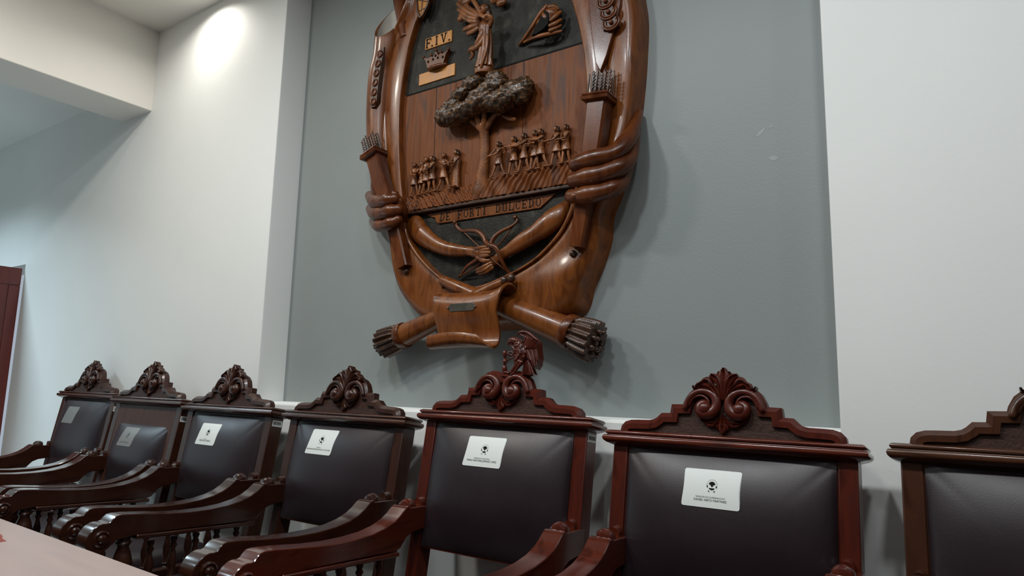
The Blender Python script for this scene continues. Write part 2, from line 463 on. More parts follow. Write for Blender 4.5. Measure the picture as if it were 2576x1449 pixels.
def arm_mesh(s):
    mb = MB()
    x0, x1 = (.264, .330)
    rings = []
    for x, k in ((x0, 0), (x0 + .004, 1), (x1 - .004, 1), (x1, 0)):
        rings.append(x)
    cx = sum(p[0] for p in ARM) / len(ARM)
    n = len(ARM)
    nr = []
    for i in range(n):
        a = ARM[i - 1]; b = ARM[(i + 1) % n]
        dx, dy = b[0] - a[0], b[1] - a[1]; l = math.hypot(dx, dy) or 1
        nr.append((-dy / l, dx / l))
    R_ = []
    for x, d in ((x0, -.0022), (x0 + .0022, 0), ((x0 + x1) / 2, .0006), (x1 - .0022, 0), (x1, -.0022)):
        sgn = 1
        R_.append([(s * x, ARM[i][0] - nr[i][0] * d * sgn, ARM[i][1] - nr[i][1] * d * sgn) for i in range(n)])
    # the outline runs clockwise, so outward is the opposite of nr
    mb.loft(R_)
    dome = lambda y, w, h, zc: [(s * (x0 + x1) / 2 + w * math.cos(R(a)), y, zc + h * math.sin(R(a))) for a in range(0, 181, 12)] + [(s * (x0 + x1) / 2 - w, y, zc - .02), (s * (x0 + x1) / 2 + w, y, zc - .02)]
    mb.loft([dome(-.134, .0195, .012, .744), dome(-.131, .0240, .0195, .744), dome(-.123, .0260, .0240, .744), dome(-.108, .0260, .0250, .744), dome(-.095, .0225, .0195, .744)])
    mb.loft([dome(-.062, .0165, .020, .744), dome(-.040, .0180, .022, .745), dome(-.014, .0150, .018, .745)])
    # scroll bosses on both faces
    for x, dr in ((x0, -1), (x1, 1)):
        prof = [(.026, 0), (.026, .004 * dr), (.021, .007 * dr), (.019, .003 * dr), (.015, .003 * dr), (.013, .008 * dr), (.008, .012 * dr), (.001, .013 * dr)]
        if s < 0: prof = [(r, -h) for r, h in prof]
        mb.lathe(prof, (s * x, -.742, .640), 18, 'x')
    # crest rail under the arm that the spindles stand below
    return mb


def spindle_prof(h):
    return [(.012, 0), (.012, .02 * h), (.007, .05 * h), (.013, .12 * h), (.008, .17 * h), (.014, .38 * h), (.016, .48 * h), (.010, .66 * h), (.007, .74 * h), (.013, .82 * h), (.008, .88 * h), (.012, .95 * h), (.012, h)]


def chair(key, xc, yc, zt, rows, labels, brown=False, low_leather=False, eagle=False, grey_tone=False, text=None, card=None, tagged=None, right_arm=True):
    wood, woodx, woody = (M_ch_brown, M_ch_brown_x, M_ch_y) if brown == 2 else (M_rd, M_rd_x, M_rd_y) if brown == 1 else (M_ch, M_ch_x, M_ch_y)
    t = thing('carved_armchair', labels, 'armchair', (xc, yc, 0), 'carved armchairs in a row along the wall')
    B = back_map(zt)
    ck = (round(zt, 4), brown)
    def shared(nm, fn, m, ang=40, bevel=0, par=t, extra=()):
        k = (nm, ck, extra)
        if k not in CACHE: CACHE[k] = mesh_of(nm, fn(), m, ang)
        return put(nm, CACHE[k], par, bevel=bevel)
    useat = -(zt - .47) / C9
    ub = -(zt - .606) / C9
    for s in (-1, 1):
        def post(s=s):
            mb = MB(); a, b = (.280, .325) if s > 0 else (-.325, -.280)
            q0 = [B(a, useat, 0), B(b, useat, 0), B(b, useat, .065), B(a, useat, .065)]
            q1 = [B(a, .002, 0), B(b, .002, 0), B(b, .002, .065), B(a, .002, .065)]
            yb = q0[0][1]
            foot = [(a, yb + .10, 0), (b, yb + .10, 0), (b, yb + .155, 0), (a, yb + .155, 0)]
            mb.loft([foot, [(p[0], p[1] + .03, .24) for p in q0], q0, q1])
            return mb
        shared('back_post', post, wood, bevel=.003, extra=(s,))
    shared('cornice', lambda: cornice(B), woodx, ang=60)
    shared('crest', lambda: crest_board(B), wood, ang=35)
    crest_o = [o for o in COL.objects if o.parent == t and o.name.startswith('crest')][-1]
    shared('crest_panel', lambda: crest_ground(B), M_ground, par=crest_o)
    shared('volutes', lambda: volutes(B), wood, ang=180, par=crest_o)
    if not eagle:
        shared('leaf_carving', lambda: crest_leaves(B), wood, ang=70, par=crest_o)
    shared('leaf_drop', lambda: crest_drop(B), wood, ang=70, par=crest_o)
    # back panel, bottom rail, leather
    u1 = -.098 if low_leather else -.004
    xh = .250 if low_leather else .277
    shared('back_panel', lambda: MB().box(-.282, .282, 0, 1, 0, 1) and MB().prism([(-.282, ub), (.282, ub), (.282, .0), (-.282, .0)], .006 if not low_leather else .002, .045, lambda a, b, n: B(a, b, n)), M_panel if low_leather else wood, bevel=.002, extra=(low_leather,))
    f = pillow(ub + .006, u1, xh)
    shared('leather_pad', lambda: leather(B, f, ub + .006, u1, xh), M_leather, ang=180, extra=(low_leather,))
    # seat
    def seat():
        mb = MB()
        def g(i, j):
            x = (i * 2 - 1) * .268; y = -.155 - j * .50
            a = abs(i * 2 - 1); b = abs(j * 2 - 1)
            return (x, y, .455 + .045 * max(0, (1 - a ** 6)) ** .5 * max(0, (1 - b ** 6)) ** .5)
        mb.grid(g, 20, 20, (0, 0, -.03)); return mb
    shared('seat', seat, M_leather, ang=60)
    def apron():
        mb = MB()
        mb.box(-.318, .318, -.690, -.655, .36, .452).box(-.318, -.278, -.655, -.09, .36, .452).box(.278, .318, -.655, -.09, .36, .452)
        mb.box(-.278, .278, -.135, -.10, .36, .44)
        return mb
    shared('seat_frame', apron, wood, bevel=.004)
    for s in (-1, 1):
        arm = shared('arm', lambda s=s: arm_mesh(s), woody, ang=28, extra=(s,))
        def rail(s=s):
            x0, x1 = sorted((s * .257, s * .330))
            return MB().prism([(-.632, .621), (-.182, .599), (-.182, .613), (-.632, .636)], x0, x1, lambda a, b, n: (n, a, b))
        shared('arm_rail', rail, woody, bevel=.004, extra=(s,))
        for k in range(5):
            y = -.235 - k * .082
            shared('spindle', lambda s=s, y=y: MB().lathe([(r, h) for r, h in spindle_prof(.150)], (s * .297, y, .450), 14), wood, ang=60, extra=(s, k))
        def fpost(s=s):
            pr = [(.022, 0), (.024, .03), (.015, .10), (.024, .20), (.026, .30), (.021, .36), (.032, .362), (.032, .450), (.018, .458), (.026, .470), (.018, .482),
                  (.030, .515), (.034, .540), (.026, .575), (.017, .598), (.025, .610), (.019, .620), (.025, .634)]
            return MB().lathe(pr, (s * .297, -.655, 0), 20)
        shared('front_leg', fpost, wood, ang=60, extra=(s,))
    # name card glued on the leather
    if card:
        cx, cu = card; w2, h2, rr = .0765, .049, .006
        if grey_tone: w2 = .073
        def surf(dx, du, off):
            x, u = cx + dx, cu + du
            return B(x, u, f(x, u) - off)
        mb = MB(); nu_, nv_ = 14, 10
        def g(i, j):
            dx = (i * 2 - 1) * w2; du = (j * 2 - 1) * h2
            ax, au = max(0, abs(dx) - (w2 - rr)), max(0, abs(du) - (h2 - rr))
            l = math.hypot(ax, au)
            if l > rr:
                k = rr / l
                dx = math.copysign(w2 - rr + ax * k, dx); du = math.copysign(h2 - rr + au * k, du)
            return surf(dx, du, .0016)
        mb.grid(g, nu_ * 3, nv_ * 3, (0, .0012, 0))
        c = obj('name_card', mb, M_card_grey if grey_tone else M_card, t, ang=60)
        c['label'] = 'grey card with rounded corners' if grey_tone else 'white card with rounded corners'
        if text:
            ink = M_ink_soft if grey_tone else M_ink
            pm = MB(); om = MB(); rg = MB()
            def line(target, txt, size, du, dx=0, sp=1.0):
                v, fc = text_mesh(txt, size, 'CENTER', sp)
                target.add([surf(dx + a, du + b, .0030) for a, b in v], fc)
            line(pm, text[1], text[3], -.0300)
            line(om, text[0], text[2], -.0225)
            # round seal: ring of marks, dark dome above, dark bowl below
            def disc(poly):
                pm.add([surf(a, b, .0030) for a, b in poly], [tuple(range(len(poly)))])
            ox, ou = .002, .0075
            A = lambda r, q, sy=1.1: (ox + r * math.cos(R(q)), ou + r * sy * math.sin(R(q)))
            disc([A(.0098, q) for q in range(25, 156, 10)] + [(ox - .0035, ou + .0015), (ox, ou - .001), (ox + .0035, ou + .0015)])
            disc([A(.0098, q) for q in range(215, 326, 10)])
            disc([(ox - .0035, ou + .0005), (ox, ou - .0035), (ox + .0040, ou + .0005)])
            disc([A(.0135, q) for q in range(176, 205, 6)] + [A(.0108, q) for q in range(200, 175, -6)])
            disc([A(.0135, q) for q in range(-24, 5, 6)] + [A(.0108, q) for q in range(4, -25, -6)])
            disc([A(.0158, q) for q in range(232, 251, 6)] + [A(.0142, q) for q in range(250, 231, -6)])
            disc([A(.0158, q) for q in range(290, 309, 6)] + [A(.0142, q) for q in range(308, 289, -6)])
            for q in range(10, 171, 14):
                rg.add([surf(*A(rr_, qq), .0030) for rr_, qq in ((.0150, q), (.0150, q + 7), (.0140, q + 7), (.0140, q))], [(0, 1, 2, 3)])
            obj('card_print', pm, ink, c, ang=180)
            obj('seal_ring', rg, M_ink_soft, c, ang=180)
            obj('card_small_print', om, M_ink_soft, c, ang=180)
    if tagged:
        n0, n1, ua, ub_ = tagged
        mb = MB().prism([(n0, ua), (n1, ua), (n1, ub_), (n0, ub_)], .3245, .3262, lambda a, b, n: B(n, b, a))
        g = obj('asset_sticker', mb, M_card, t, ang=60); g['label'] = 'small white sticker with bar code'
        pm = MB(); x = n0 + .005
        random.seed(int(xc * 100) & 255)
        while x < n1 - .006:
            w = random.choice((.0012, .002, .003))
            pm.prism([(x, ua - .005), (x + w, ua - .005), (x + w, ub_ + .007), (x, ub_ + .007)], .3262, .3264, lambda a, b, n: B(n, b, a))
            x += w + random.choice((.0012, .002))
        obj('bar_code', pm, M_ink, g, ang=180)
    return t, B


ROWS = [
    ('c1', -4.305, -.129), ('c2', -3.534, -.139), ('c3', -2.828, -.155), ('c4', -2.051, -.160), ('c5', -1.291, -.130), ('c6', -.553, -.163), ('c7', .187, -.154)]
LAB = {
    'c1': 'dark carved armchair at the far left end of the row, nearest the open door',
    'c2': 'dark carved armchair whose leather pad stops low under a wide bare wood panel',
    'c3': 'dark carved armchair standing just left of the grey wall panel, white card on its leather',
    'c4': 'dark carved armchair directly left of the one topped by a carved eagle',
    'c5': 'red brown armchair topped by a carved eagle, below the wooden emblem',
    'c6': 'glossy red brown armchair directly right of the eagle topped one, large white card on leather',
    'c7': 'browner carved armchair cut off by the right picture edge, in front of the white wall'}
TXT = {'c2': ('REGIDOR', 'MANUEL RUIZ SANTIAGO', .0035, .0078), 'c3': ('REGIDORA', 'REGIDOR DE OBRAS', .0045, .0095),
       'c4': ('SINDICO', 'REGIDORA DE EDUCACION Y CULTURA', .0060, .0076),
       'c5': ('PRESIDENTA MUNICIPAL', 'MARIA MARTINEZ JIMENEZ LOPEZ', .0058, .0078),
       'c6': ('REGIDOR DE GOBERNACION', 'DANIEL NIETO MARTINEZ', .0058, .0074)}
CARD = {'c1': (-.085, -.099), 'c2': (-.055, -.165), 'c3': (-.063, -.097), 'c4': (-.073, -.078), 'c5': (-.032, -.089), 'c6': (-.020, -.098)}
TAGS = {'c1': (.004, .050, -.030, -.058), 'c2': (.005, .050, -.040, -.067), 'c3': (.010, .060, -.010, -.036), 'c5': (.006, .058, -.006, -.030)}
CH = {}
for k, x, z in ROWS:
    CH[k] = chair(k, x, 1.897 if k == 'c1' else 1.85, H + z, None, LAB[k], brown={'c7': 2, 'c5': 1, 'c6': 1}.get(k, 0), low_leather=(k == 'c2'), eagle=(k == 'c5'), grey_tone=(k in ('c1', 'c2')),
                  text=TXT.get(k), card=CARD.get(k), tagged=TAGS.get(k))

# the eagle on the middle chair
t5, B5 = CH['c5']
def E3(x, u, n): return B5(x, u, n)
eg = MB()
AX = (0, C9, -S9)
def EP(l, n=None): return [E3(p[0], p[1], n if n is not None else p[2]) for p in l]
sl = [(-0.0106, 0.1722), (0.0538, 0.1669), (0.053, 0.1595), (-0.0067, 0.164)]
eg.prism(sl, -.022, .035, lambda a, b, n: E3(a, b, n))
bp = cr([(0.049, 0.2109, 0.014), (0.0592, 0.2197, 0.02), (0.0628, 0.233, 0.0235), (0.0635, 0.2478, 0.0235), (0.0592, 0.2613, 0.021), (0.0515, 0.2733, 0.0165), (0.0398, 0.2826, 0.0135), (0.0268, 0.2866, 0.014), (0.0152, 0.2868, 0.012)], 34)
eg.tube([E3(a, b, -.014) for a, b, _ in bp], [c for *_, c in bp], 16, flat=.85, axis=AX)
bk = cr([(0.0166, 0.2863, 0.0085), (0.0081, 0.2827, 0.0062), (0.0053, 0.2767, 0.004), (0.0079, 0.2706, 0.0016)], 12)
eg.tube([E3(a, b, -.016) for a, b, _ in bk], [c for *_, c in bk], 8, axis=AX)
bk = cr([(0.0201, 0.2802, 0.005), (0.0192, 0.2734, 0.004), (0.0217, 0.2681, 0.0016)], 8)
eg.tube([E3(a, b, -.016) for a, b, _ in bk], [c for *_, c in bk], 8, axis=AX)
random.seed(3)
for i in range(44):
    k = random.randrange(4, 26); a, b, r_ = bp[k]
    ang = random.uniform(-1.2, 1.2)
    c = E3(a + r_ * math.sin(ang) * .9, b + random.uniform(-.006, .006), -.014 - r_ * .85 * math.cos(ang))
    eg.ball(c, .0052, .0034, .0068, 8, 5, Matrix.Rotation(R(35), 4, 'Y'))
for k in range(5):
    a, b = 985 + k * 28, 300 + (k % 2) * 14
lg = [[(0.0619, 0.2122, 0.011), (0.0519, 0.2019, 0.0068), (0.0414, 0.1887, 0.0055), (0.0349, 0.1784, 0.0055)], [(0.07, 0.2092, 0.01), (0.0611, 0.1975, 0.0062), (0.0516, 0.1843, 0.005), (0.0451, 0.174, 0.005)]]
for l in lg:
    eg.tube([E3(a, b, -.022) for a, b, _ in l], [c for *_, c in l], 10, axis=AX)
    a, b, _ = l[-1]
    for q in (-1, 0, 1):
        eg.tube([E3(a, b, -.024), E3(a - .010 + q * .004, b - .006, -.028 - q * .005)], [.0036, .0018], 6)
eagle = obj('eagle_carving', eg, M_rd, t5, ang=60)
wg = MB()
def feather(mb, p0, p1, w, n0, bend=0.0):
    blade(mb, lambda x, u, n: E3(x, u, n), [p0, ((p0[0] + p1[0]) / 2 + bend, (p0[1] + p1[1]) / 2), p1], [w * .8, w, w * .7], n0, .005, .004)
wo = [(0.0544, 0.3052), (0.0656, 0.3132), (0.0798, 0.3113), (0.0981, 0.3026), (0.1206, 0.2858), (0.1252, 0.2542), (0.1321, 0.2308), (0.1298, 0.2077), (0.1216, 0.1911), (0.1152, 0.1962), (0.1067, 0.2106), (0.0883, 0.2282), (0.0758, 0.246), (0.0664, 0.2653), (0.0743, 0.2861), (0.0693, 0.2981)]
wg.prism(wo, -.020, .018, lambda a, b, n: E3(a, b, n))
hp = cr([(0.0434, 0.305, 0.003), (0.0496, 0.3117, 0.0042), (0.0614, 0.3151, 0.0048), (0.0774, 0.3132, 0.0052), (0.0957, 0.3045, 0.0058), (0.1125, 0.2929, 0.0055), (0.1244, 0.2853, 0.0045)], 26)
wg.tube([E3(a, b, -.022) for a, b, _ in hp], [c for *_, c in hp], 10, axis=AX)
pw_ = [[(0.0537, 0.307), (0.0761, 0.2952)], [(0.0761, 0.2952), (0.0689, 0.2693)], [(0.085, 0.2936), (0.0736, 0.267)], [(0.1061, 0.2894), (0.0865, 0.2602)]]
for q in pw_: wg.tube([E3(a, b, -.021) for a, b in q], [.0035, .003], 8, axis=AX)
fl_ = [[(0.1069, 0.2869), (0.0916, 0.2576)], [(0.1159, 0.2822), (0.102, 0.256)], [(0.1202, 0.2748), (0.1141, 0.2551)], [(0.0889, 0.251), (0.1085, 0.2164)], [(0.0974, 0.2516), (0.1167, 0.2048)], [(0.1059, 0.2522), (0.1242, 0.1976)], [(0.116, 0.2529), (0.1304, 0.2019)], [(0.1219, 0.2528), (0.1321, 0.2164)]]
for i, q in enumerate(fl_): feather(wg, q[0], q[1], .0068, -.0205 - .002 * (i % 2))
sf = [[(0.0824, 0.2904), (0.0997, 0.2892)], [(0.0804, 0.2852), (0.0979, 0.2833)], [(0.0788, 0.28), (0.0952, 0.2775)], [(0.0774, 0.2748), (0.0924, 0.2716)], [(0.0763, 0.2696), (0.0897, 0.2662)]]
for q in sf: wg.tube([E3(a, b, -.021) for a, b in q], [.0035, .0028], 7, axis=AX)
obj('eagle_wing', wg, M_rd, eagle, ang=50)
tl = MB()
to_ = [(0.0821, 0.2274), (0.0961, 0.2112), (0.1176, 0.1736), (0.1046, 0.1691), (0.0892, 0.1697), (0.0693, 0.171), (0.0739, 0.1966), (0.0768, 0.2142)]
tl.prism(to_, -.014, .012, lambda a, b, n: E3(a, b, n))
tf_ = [[(0.087, 0.218), (0.0808, 0.1714)], [(0.0887, 0.218), (0.0905, 0.1693)], [(0.0904, 0.218), (0.0999, 0.1687)], [(0.0923, 0.2165), (0.109, 0.1702)], [(0.0942, 0.215), (0.1179, 0.1731)]]
for i, q in enumerate(tf_): feather(tl, q[0], q[1], .0058, -.0145 - .002 * (i % 2))
obj('eagle_tail', tl, M_rd, eagle, ang=50)
sk = MB()
sp = cr([(0.0259, 0.266), (0.0375, 0.2583), (0.0426, 0.2463), (0.0366, 0.2389), (0.0285, 0.233), (0.0192, 0.2361), (0.016, 0.2406), (0.0232, 0.2465), (0.0364, 0.2404), (0.0428, 0.2315), (0.0332, 0.2241), (0.0201, 0.2167), (0.0119, 0.2115), (0.0071, 0.2078)], 60)
sk.tube([E3(a, b, -.024 - .004 * math.sin(i * .3)) for i, (a, b) in enumerate(sp)], [.0046 - .0022 * i / 59 for i in range(60)], 8)
obj('snake_carving', sk, M_rd, eagle, ang=180)
cc = MB()
for (a, b, rx, rz) in [(-0.008, 0.2422, 0.0085, 0.0135), (-0.0035, 0.2158, 0.0085, 0.0095), (-0.0025, 0.1889, 0.0095, 0.015), (0.0097, 0.1779, 0.02, 0.0055), (0.0243, 0.175, 0.022, 0.005)]:
    cc.ball(E3(a, b, -.010), rx, .010, rz)
cc.tube([E3(cc_[0], cc_[1], -.006) for cc_ in [(-0.0046, 0.1778), (-0.007, 0.2047), (-0.0079, 0.2287), (-0.0103, 0.2423)]], .0055, 8)
obj('cactus_carving', cc, M_rd, eagle, ang=180)

# ------------------------------------------------------------------ table in the foreground
TZ = .75
tb = thing('long_table', 'long table with pinkish brown top across the lower left corner in front of the chairs', 'table', (-1.6, .40, 0))
a0 = math.atan2(.7865 - .810, -1.405 + 2.285)
def TM(a, b, n): return (a * math.cos(a0) - b * math.sin(a0), a * math.sin(a0) + b * math.cos(a0), n)
ye = .797 + (.25 * 0) - .40 + .0
top = MB().prism([(-2.3, -.36), (2.3, -.36), (2.3, ye), (-2.3, ye)], TZ - .04, TZ, TM)
tbt = obj('table_top', top, M_table, tb, bevel=.003)
bd = MB().prism([(-2.2, -.28), (2.2, -.28), (2.2, -.25), (-2.2, -.25)], .05, TZ - .04, TM)
obj('front_panel', bd, M_table_dark, tb)
for sx in (-2.18, -.75, .75, 2.14):
    obj('leg', MB().prism([(sx, -.25), (sx + .04, -.25), (sx + .04, ye - .06), (sx, ye - .06)], 0, TZ - .04, TM), M_table_dark, tb, bevel=.003)
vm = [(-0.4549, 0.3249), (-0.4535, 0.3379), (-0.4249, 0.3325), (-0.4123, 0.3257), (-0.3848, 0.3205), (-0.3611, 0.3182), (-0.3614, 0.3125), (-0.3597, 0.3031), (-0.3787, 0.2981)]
rm = MB().prism([(float(a), float(b)) for a, b in vm], TZ, TZ + .0006, lambda a, b, n: (a, b, n))  # flat red patch laid on the table top
obj('red_patch', rm, M_redmark, tb)['label'] = 'small red patch on the table top'

# ------------------------------------------------------------------ carved emblem
EM = thing('carved_wooden_emblem', 'large carved wooden coat of arms hanging on the grey wall panel', 'emblem', (-1.55, 2.155, 1.25))
def P(x, z, t): return (x, -t, z)
EA = (0, 1, 0)

inner = [(0.0586, 1.6748), (0.2561, 1.5583), (0.358, 1.4456), (0.412, 1.2952), (0.4439, 1.1402), (0.4565, 0.9945), (0.454, 0.8707), (0.4352, 0.7362), (0.4065, 0.6042), (0.3774, 0.5176), (0.3277, 0.4481), (0.2335, 0.3738), (0.1075, 0.3224), (-0.0355, 0.2897), (-0.1585, 0.3142), (-0.2573, 0.3749), (-0.3508, 0.4602), (-0.4138, 0.5545), (-0.4435, 0.6925), (-0.4732, 0.8617), (-0.4889, 1.0327), (-0.4913, 1.1852), (-0.4736, 1.3348), (-0.4446, 1.4628), (-0.3972, 1.5656), (-0.3117, 1.6548), (-0.1323, 1.6978)]
outer = [(0.1059, 1.9407), (0.4134, 1.7224), (0.6083, 1.4954), (0.6656, 1.2835), (0.6642, 1.0974), (0.6477, 0.9189), (0.6286, 0.8029), (0.6052, 0.718), (0.5662, 0.5985), (0.5302, 0.5149), (0.524, 0.4349), (0.4989, 0.3572), (0.4563, 0.2659), (0.3869, 0.1512), (0.0527, 0.1176), (-0.2733, 0.1436), (-0.4128, 0.234), (-0.4811, 0.3516), (-0.5262, 0.5258), (-0.6104, 0.7395), (-0.6476, 0.936), (-0.6728, 1.1758), (-0.6703, 1.3954), (-0.5595, 1.5258), (-0.4835, 1.6429), (-0.437, 1.8695), (-0.2287, 2.0097)]
band = [.45, .42, .40, .38, .40, .42, .40, .34, .24, .14, .10, .08, .07, .10, .08, .07, .08, .12, .30, .45, .50, .55, .55, .60, .6, .55, .5]
NT = 400
I_ = cr(inner, NT, True); O_ = cr(outer, NT, True); Bw = cr([(b, 0) for b in band], NT, True)[:, 0]
rng = np.random.RandomState(4)
ph = rng.rand(6) * 6
cart = MB(); rings = []
SS = [0, .004, .012, .03, .08, .5, .92, .97, 1.0]
for k in range(len(SS) + 14):
    ring = []
    for i in range(NT):
        b = Bw[i]; th = 2 * math.pi * i / NT
        if k < len(SS):
            s = SS[k] * b
            t = [.046, .072, .0835, .088, .090, .0925, .090, .087, .080][k]
        else:
            q = (k - len(SS) + 1) / 14.0
            s = b + (1 - b) * q
            wob = .006 * math.sin(5 * th + ph[0]) + .004 * math.sin(11 * th + ph[1])
            crown = .100 + wob
            if q < .12: t = .080 + (.086 - .080) * q / .12
            elif q < .72:
                w = (q - .12) / .60; t = .086 + (crown - .086) * (w * w * (3 - 2 * w))
            else:
                w = (q - .72) / .28; t = crown * math.sqrt(max(0, 1 - w * w)) + .0
        p = I_[i] * (1 - s) + O_[i] * s
        ring.append(P(p[0], p[1], t))
    rings.append(ring)
cart.loft(rings, False, False)
cart.add([P(p[0], p[1], .0) for p in O_], [tuple(range(NT))])
obj('cartouche', cart, M_ew, EM, ang=60)

# inner fields, split at two level lines
ZA, ZB = 1.205, .645
cen = I_.mean(0)
oval = [tuple(cen + (p - cen) * 1.012) for p in I_]
def clip(poly, z, keep_above):
    out = []
    for i in range(len(poly)):
        a, b = poly[i - 1], poly[i]
        ia, ib = (a[1] >= z) == keep_above, (b[1] >= z) == keep_above
        if ia != ib:
            f = (z - a[1]) / (b[1] - a[1]); out.append((a[0] + (b[0] - a[0]) * f, z))
        if ib: out.append(tuple(b))
    return out
uf = obj('upper_field', MB().prism(clip(oval, ZA, True), .02, .056, P), M_black_field, EM)
mf = obj('middle_field', MB().prism(clip(clip(oval, ZA, False), ZB, True), .02, .060, P), M_ew_plank, EM)
lf = obj('lower_field', MB().prism(clip(oval, ZB, False), .02, .050, P), M_black_field, EM)
gr = MB()
for x in (-.30, .16):
    gr.box(x - .0012, x + .0012, -.0606, -.058, ZB + .12, ZA - .002)
gr.box(-.48, .44, -.0612, -.055, ZA - .006, ZA + .001)
obj('plank_joint', gr, M_ink, mf)
led = MB().prism([(-.43, ZB - .012), (.39, ZB - .012), (.39, ZB + .004), (-.43, ZB + .004)], .045, .078, P)  # divider step; the shadow under the grass is put into its dark wood
obj('field_ledge', led, M_ew_dark, EM, bevel=.004)

# rolled parchment edge on the left
rp_ = cr([(-0.5993, 1.6097, 0.06, 0.077), (-0.6148, 1.4566, 0.06, 0.07), (-0.642, 1.3236, 0.06, 0.066), (-0.649, 1.1668, 0.06, 0.062), (-0.6416, 1.0285, 0.06, 0.058), (-0.6234, 0.891, 0.058, 0.054), (-0.5901, 0.7353, 0.055, 0.05), (-0.5447, 0.6192, 0.05, 0.042), (-0.5055, 0.5066, 0.045, 0.03)], 44)
roll = MB()
seg = 28; rr_out = []; rr_in = []
for i, (x, z, t, r) in enumerate(rp_):
    ro, ri = [], []
    for k in range(seg):
        th = 2 * math.pi * k / seg
        cx, ct = math.sin(th), math.cos(th)
        dz = 0.0
        dz = -(.118 * ct + .012 * cx) * max(0, 1 - i / 9)
        ro.append(P(x + r * cx, z + dz, t + r * ct))
        ri.append(P(x + (r - .010) * cx, z + dz - .001, t + (r - .010) * ct))
    rr_out.append(ro); rr_in.append(ri)
roll.loft(list(reversed(rr_out)) + rr_in[:14], cap0=True, cap1=True)
roll_o = obj('parchment_roll', roll, M_ew, EM, ang=55)
lin = MB()
lin.loft([[P(x + (r - .0115) * math.sin(2 * math.pi * k / seg), z - (.118 * math.cos(2 * math.pi * k / seg) + .012 * math.sin(2 * math.pi * k / seg)) * max(0, 1 - i / 9) - .004, t + (r - .0115) * math.cos(2 * math.pi * k / seg)) for k in range(seg)]
          for i, (x, z, t, r) in enumerate(rp_[:14])], False, False)
obj('roll_lining', lin, M_lit_lining, roll_o, ang=180)['label'] = 'inside of the rolled parchment, paled to look lit from above'
# inner curl of the sheet rising beside it
ic = MB()
cp = cr([(-0.4874, 1.4792), (-0.5228, 1.6051), (-0.5528, 1.7158), (-0.5756, 1.8674)], 12)
def icf(i, j):
    k = i * 11; a = int(min(10, math.floor(k))); f = k - a
    c = cp[a] * (1 - f) + cp[a + 1] * f
    th = R(-130 + 230 * j)
    return P(c[0] + .032 * math.sin(th), c[1], .062 + .032 * math.cos(th))
ic.grid(icf, 20, 18)
io = obj('inner_curl', ic, M_ew_red, roll_o, ang=180)
sm = io.modifiers.new('thick', 'SOLIDIFY'); sm.thickness = .007; sm.offset = 0
# crescent band on the roll
cb = MB(); cd = MB()
cen6 = [(-0.596, 1.41), (-0.6056, 1.3655), (-0.6126, 1.3204), (-0.617, 1.2747), (-0.6213, 1.2292), (-0.623, 1.1831)]
pl = [(c[0] - .020, c[1] + .028) for c in cen6[:1]] + [(c[0] - .019, c[1]) for c in cen6] + [(cen6[-1][0] - .016, cen6[-1][1] - .026), (cen6[-1][0] + .012, cen6[-1][1] - .026)] + [(c[0] + .021, c[1]) for c in reversed(cen6)] + [(cen6[0][0] + .024, cen6[0][1] + .028)]
cd.prism(pl, .10, .1275, P)
for c in cen6:
    cb.tube([P(c[0] + .013 * math.cos(R(a)), c[1] + .014 * math.sin(R(a)), .1285) for a in range(100, 431, 22)], [.004 + .003 * math.sin(math.pi * i / 15) for i in range(16)], 8)
    cb.ball(P(c[0] + .002, c[1] - .004, .129), .007, .004, .007)
obj('band_ground', cd, M_ew_dark, roll_o)
obj('crescent_band', cb, M_ew_red, roll_o, ang=180)

# right flap: fold and ring band
fo = MB().prism([(0.4662, 1.4085), (0.6093, 1.3591), (0.6029, 1.283), (0.5761, 1.1827), (0.5492, 1.0977), (0.5238, 1.0399), (0.5043, 1.079), (0.4874, 1.1934)], .085, .1065, P)
obj('parchment_fold', fo, M_ew_red, EM, bevel=.003)
g2 = MB().prism([(0.499, 1.3623), (0.5577, 1.3552), (0.5721, 1.2905), (0.5988, 1.195), (0.5387, 1.1914), (0.5191, 1.2602)], .09, .1155, P)
gb = obj('ring_band', g2, M_ew_dark, EM)
rb = MB()
for c in [(0.5426, 1.3411), (0.5492, 1.2964), (0.5604, 1.2505), (0.5715, 1.2067)]:
    for r in (.033, .0225):
        rb.tube([P(c[0] + r * math.cos(R(a)), c[1] + .006 + r * .85 * math.sin(R(a)), .1175) for a in range(160, 381, 20)], .0045, 8)
    rb.ball(P(c[0], c[1] + .006, .119), .009, .009, .009)
obj('ring_carving', rb, M_ew_red, gb, ang=180)
# small pointed window with brickwork, upper left
pw = [(-0.4133, 1.7156), (-0.4111, 1.636), (-0.4002, 1.5739), (-0.3839, 1.5397), (-0.3653, 1.5474), (-0.3394, 1.5931), (-0.3303, 1.6869)]
w_ = obj('brick_window', MB().prism(pw, .088, .0945, P), M_ew_gold, EM)
wm = MB()
wp3 = [P(x, z, .097) for x, z in pw]
wm.tube(wp3, .0055, 8)
for a, b in ((pw[1], pw[5]), (pw[2], ((pw[5][0] + pw[4][0]) / 2, (pw[5][1] + pw[4][1]) / 2))):
    wm.tube([P(a[0], a[1], .095), P(b[0], b[1] + .01, .095)], .0022, 6)
wm.tube([P((pw[1][0] + pw[5][0]) / 2, pw[1][1], .095), P(pw[3][0] + .003, pw[3][1] + .02, .095)], .0022, 6)
obj('window_rim', wm, M_ew_dark, w_, ang=180)

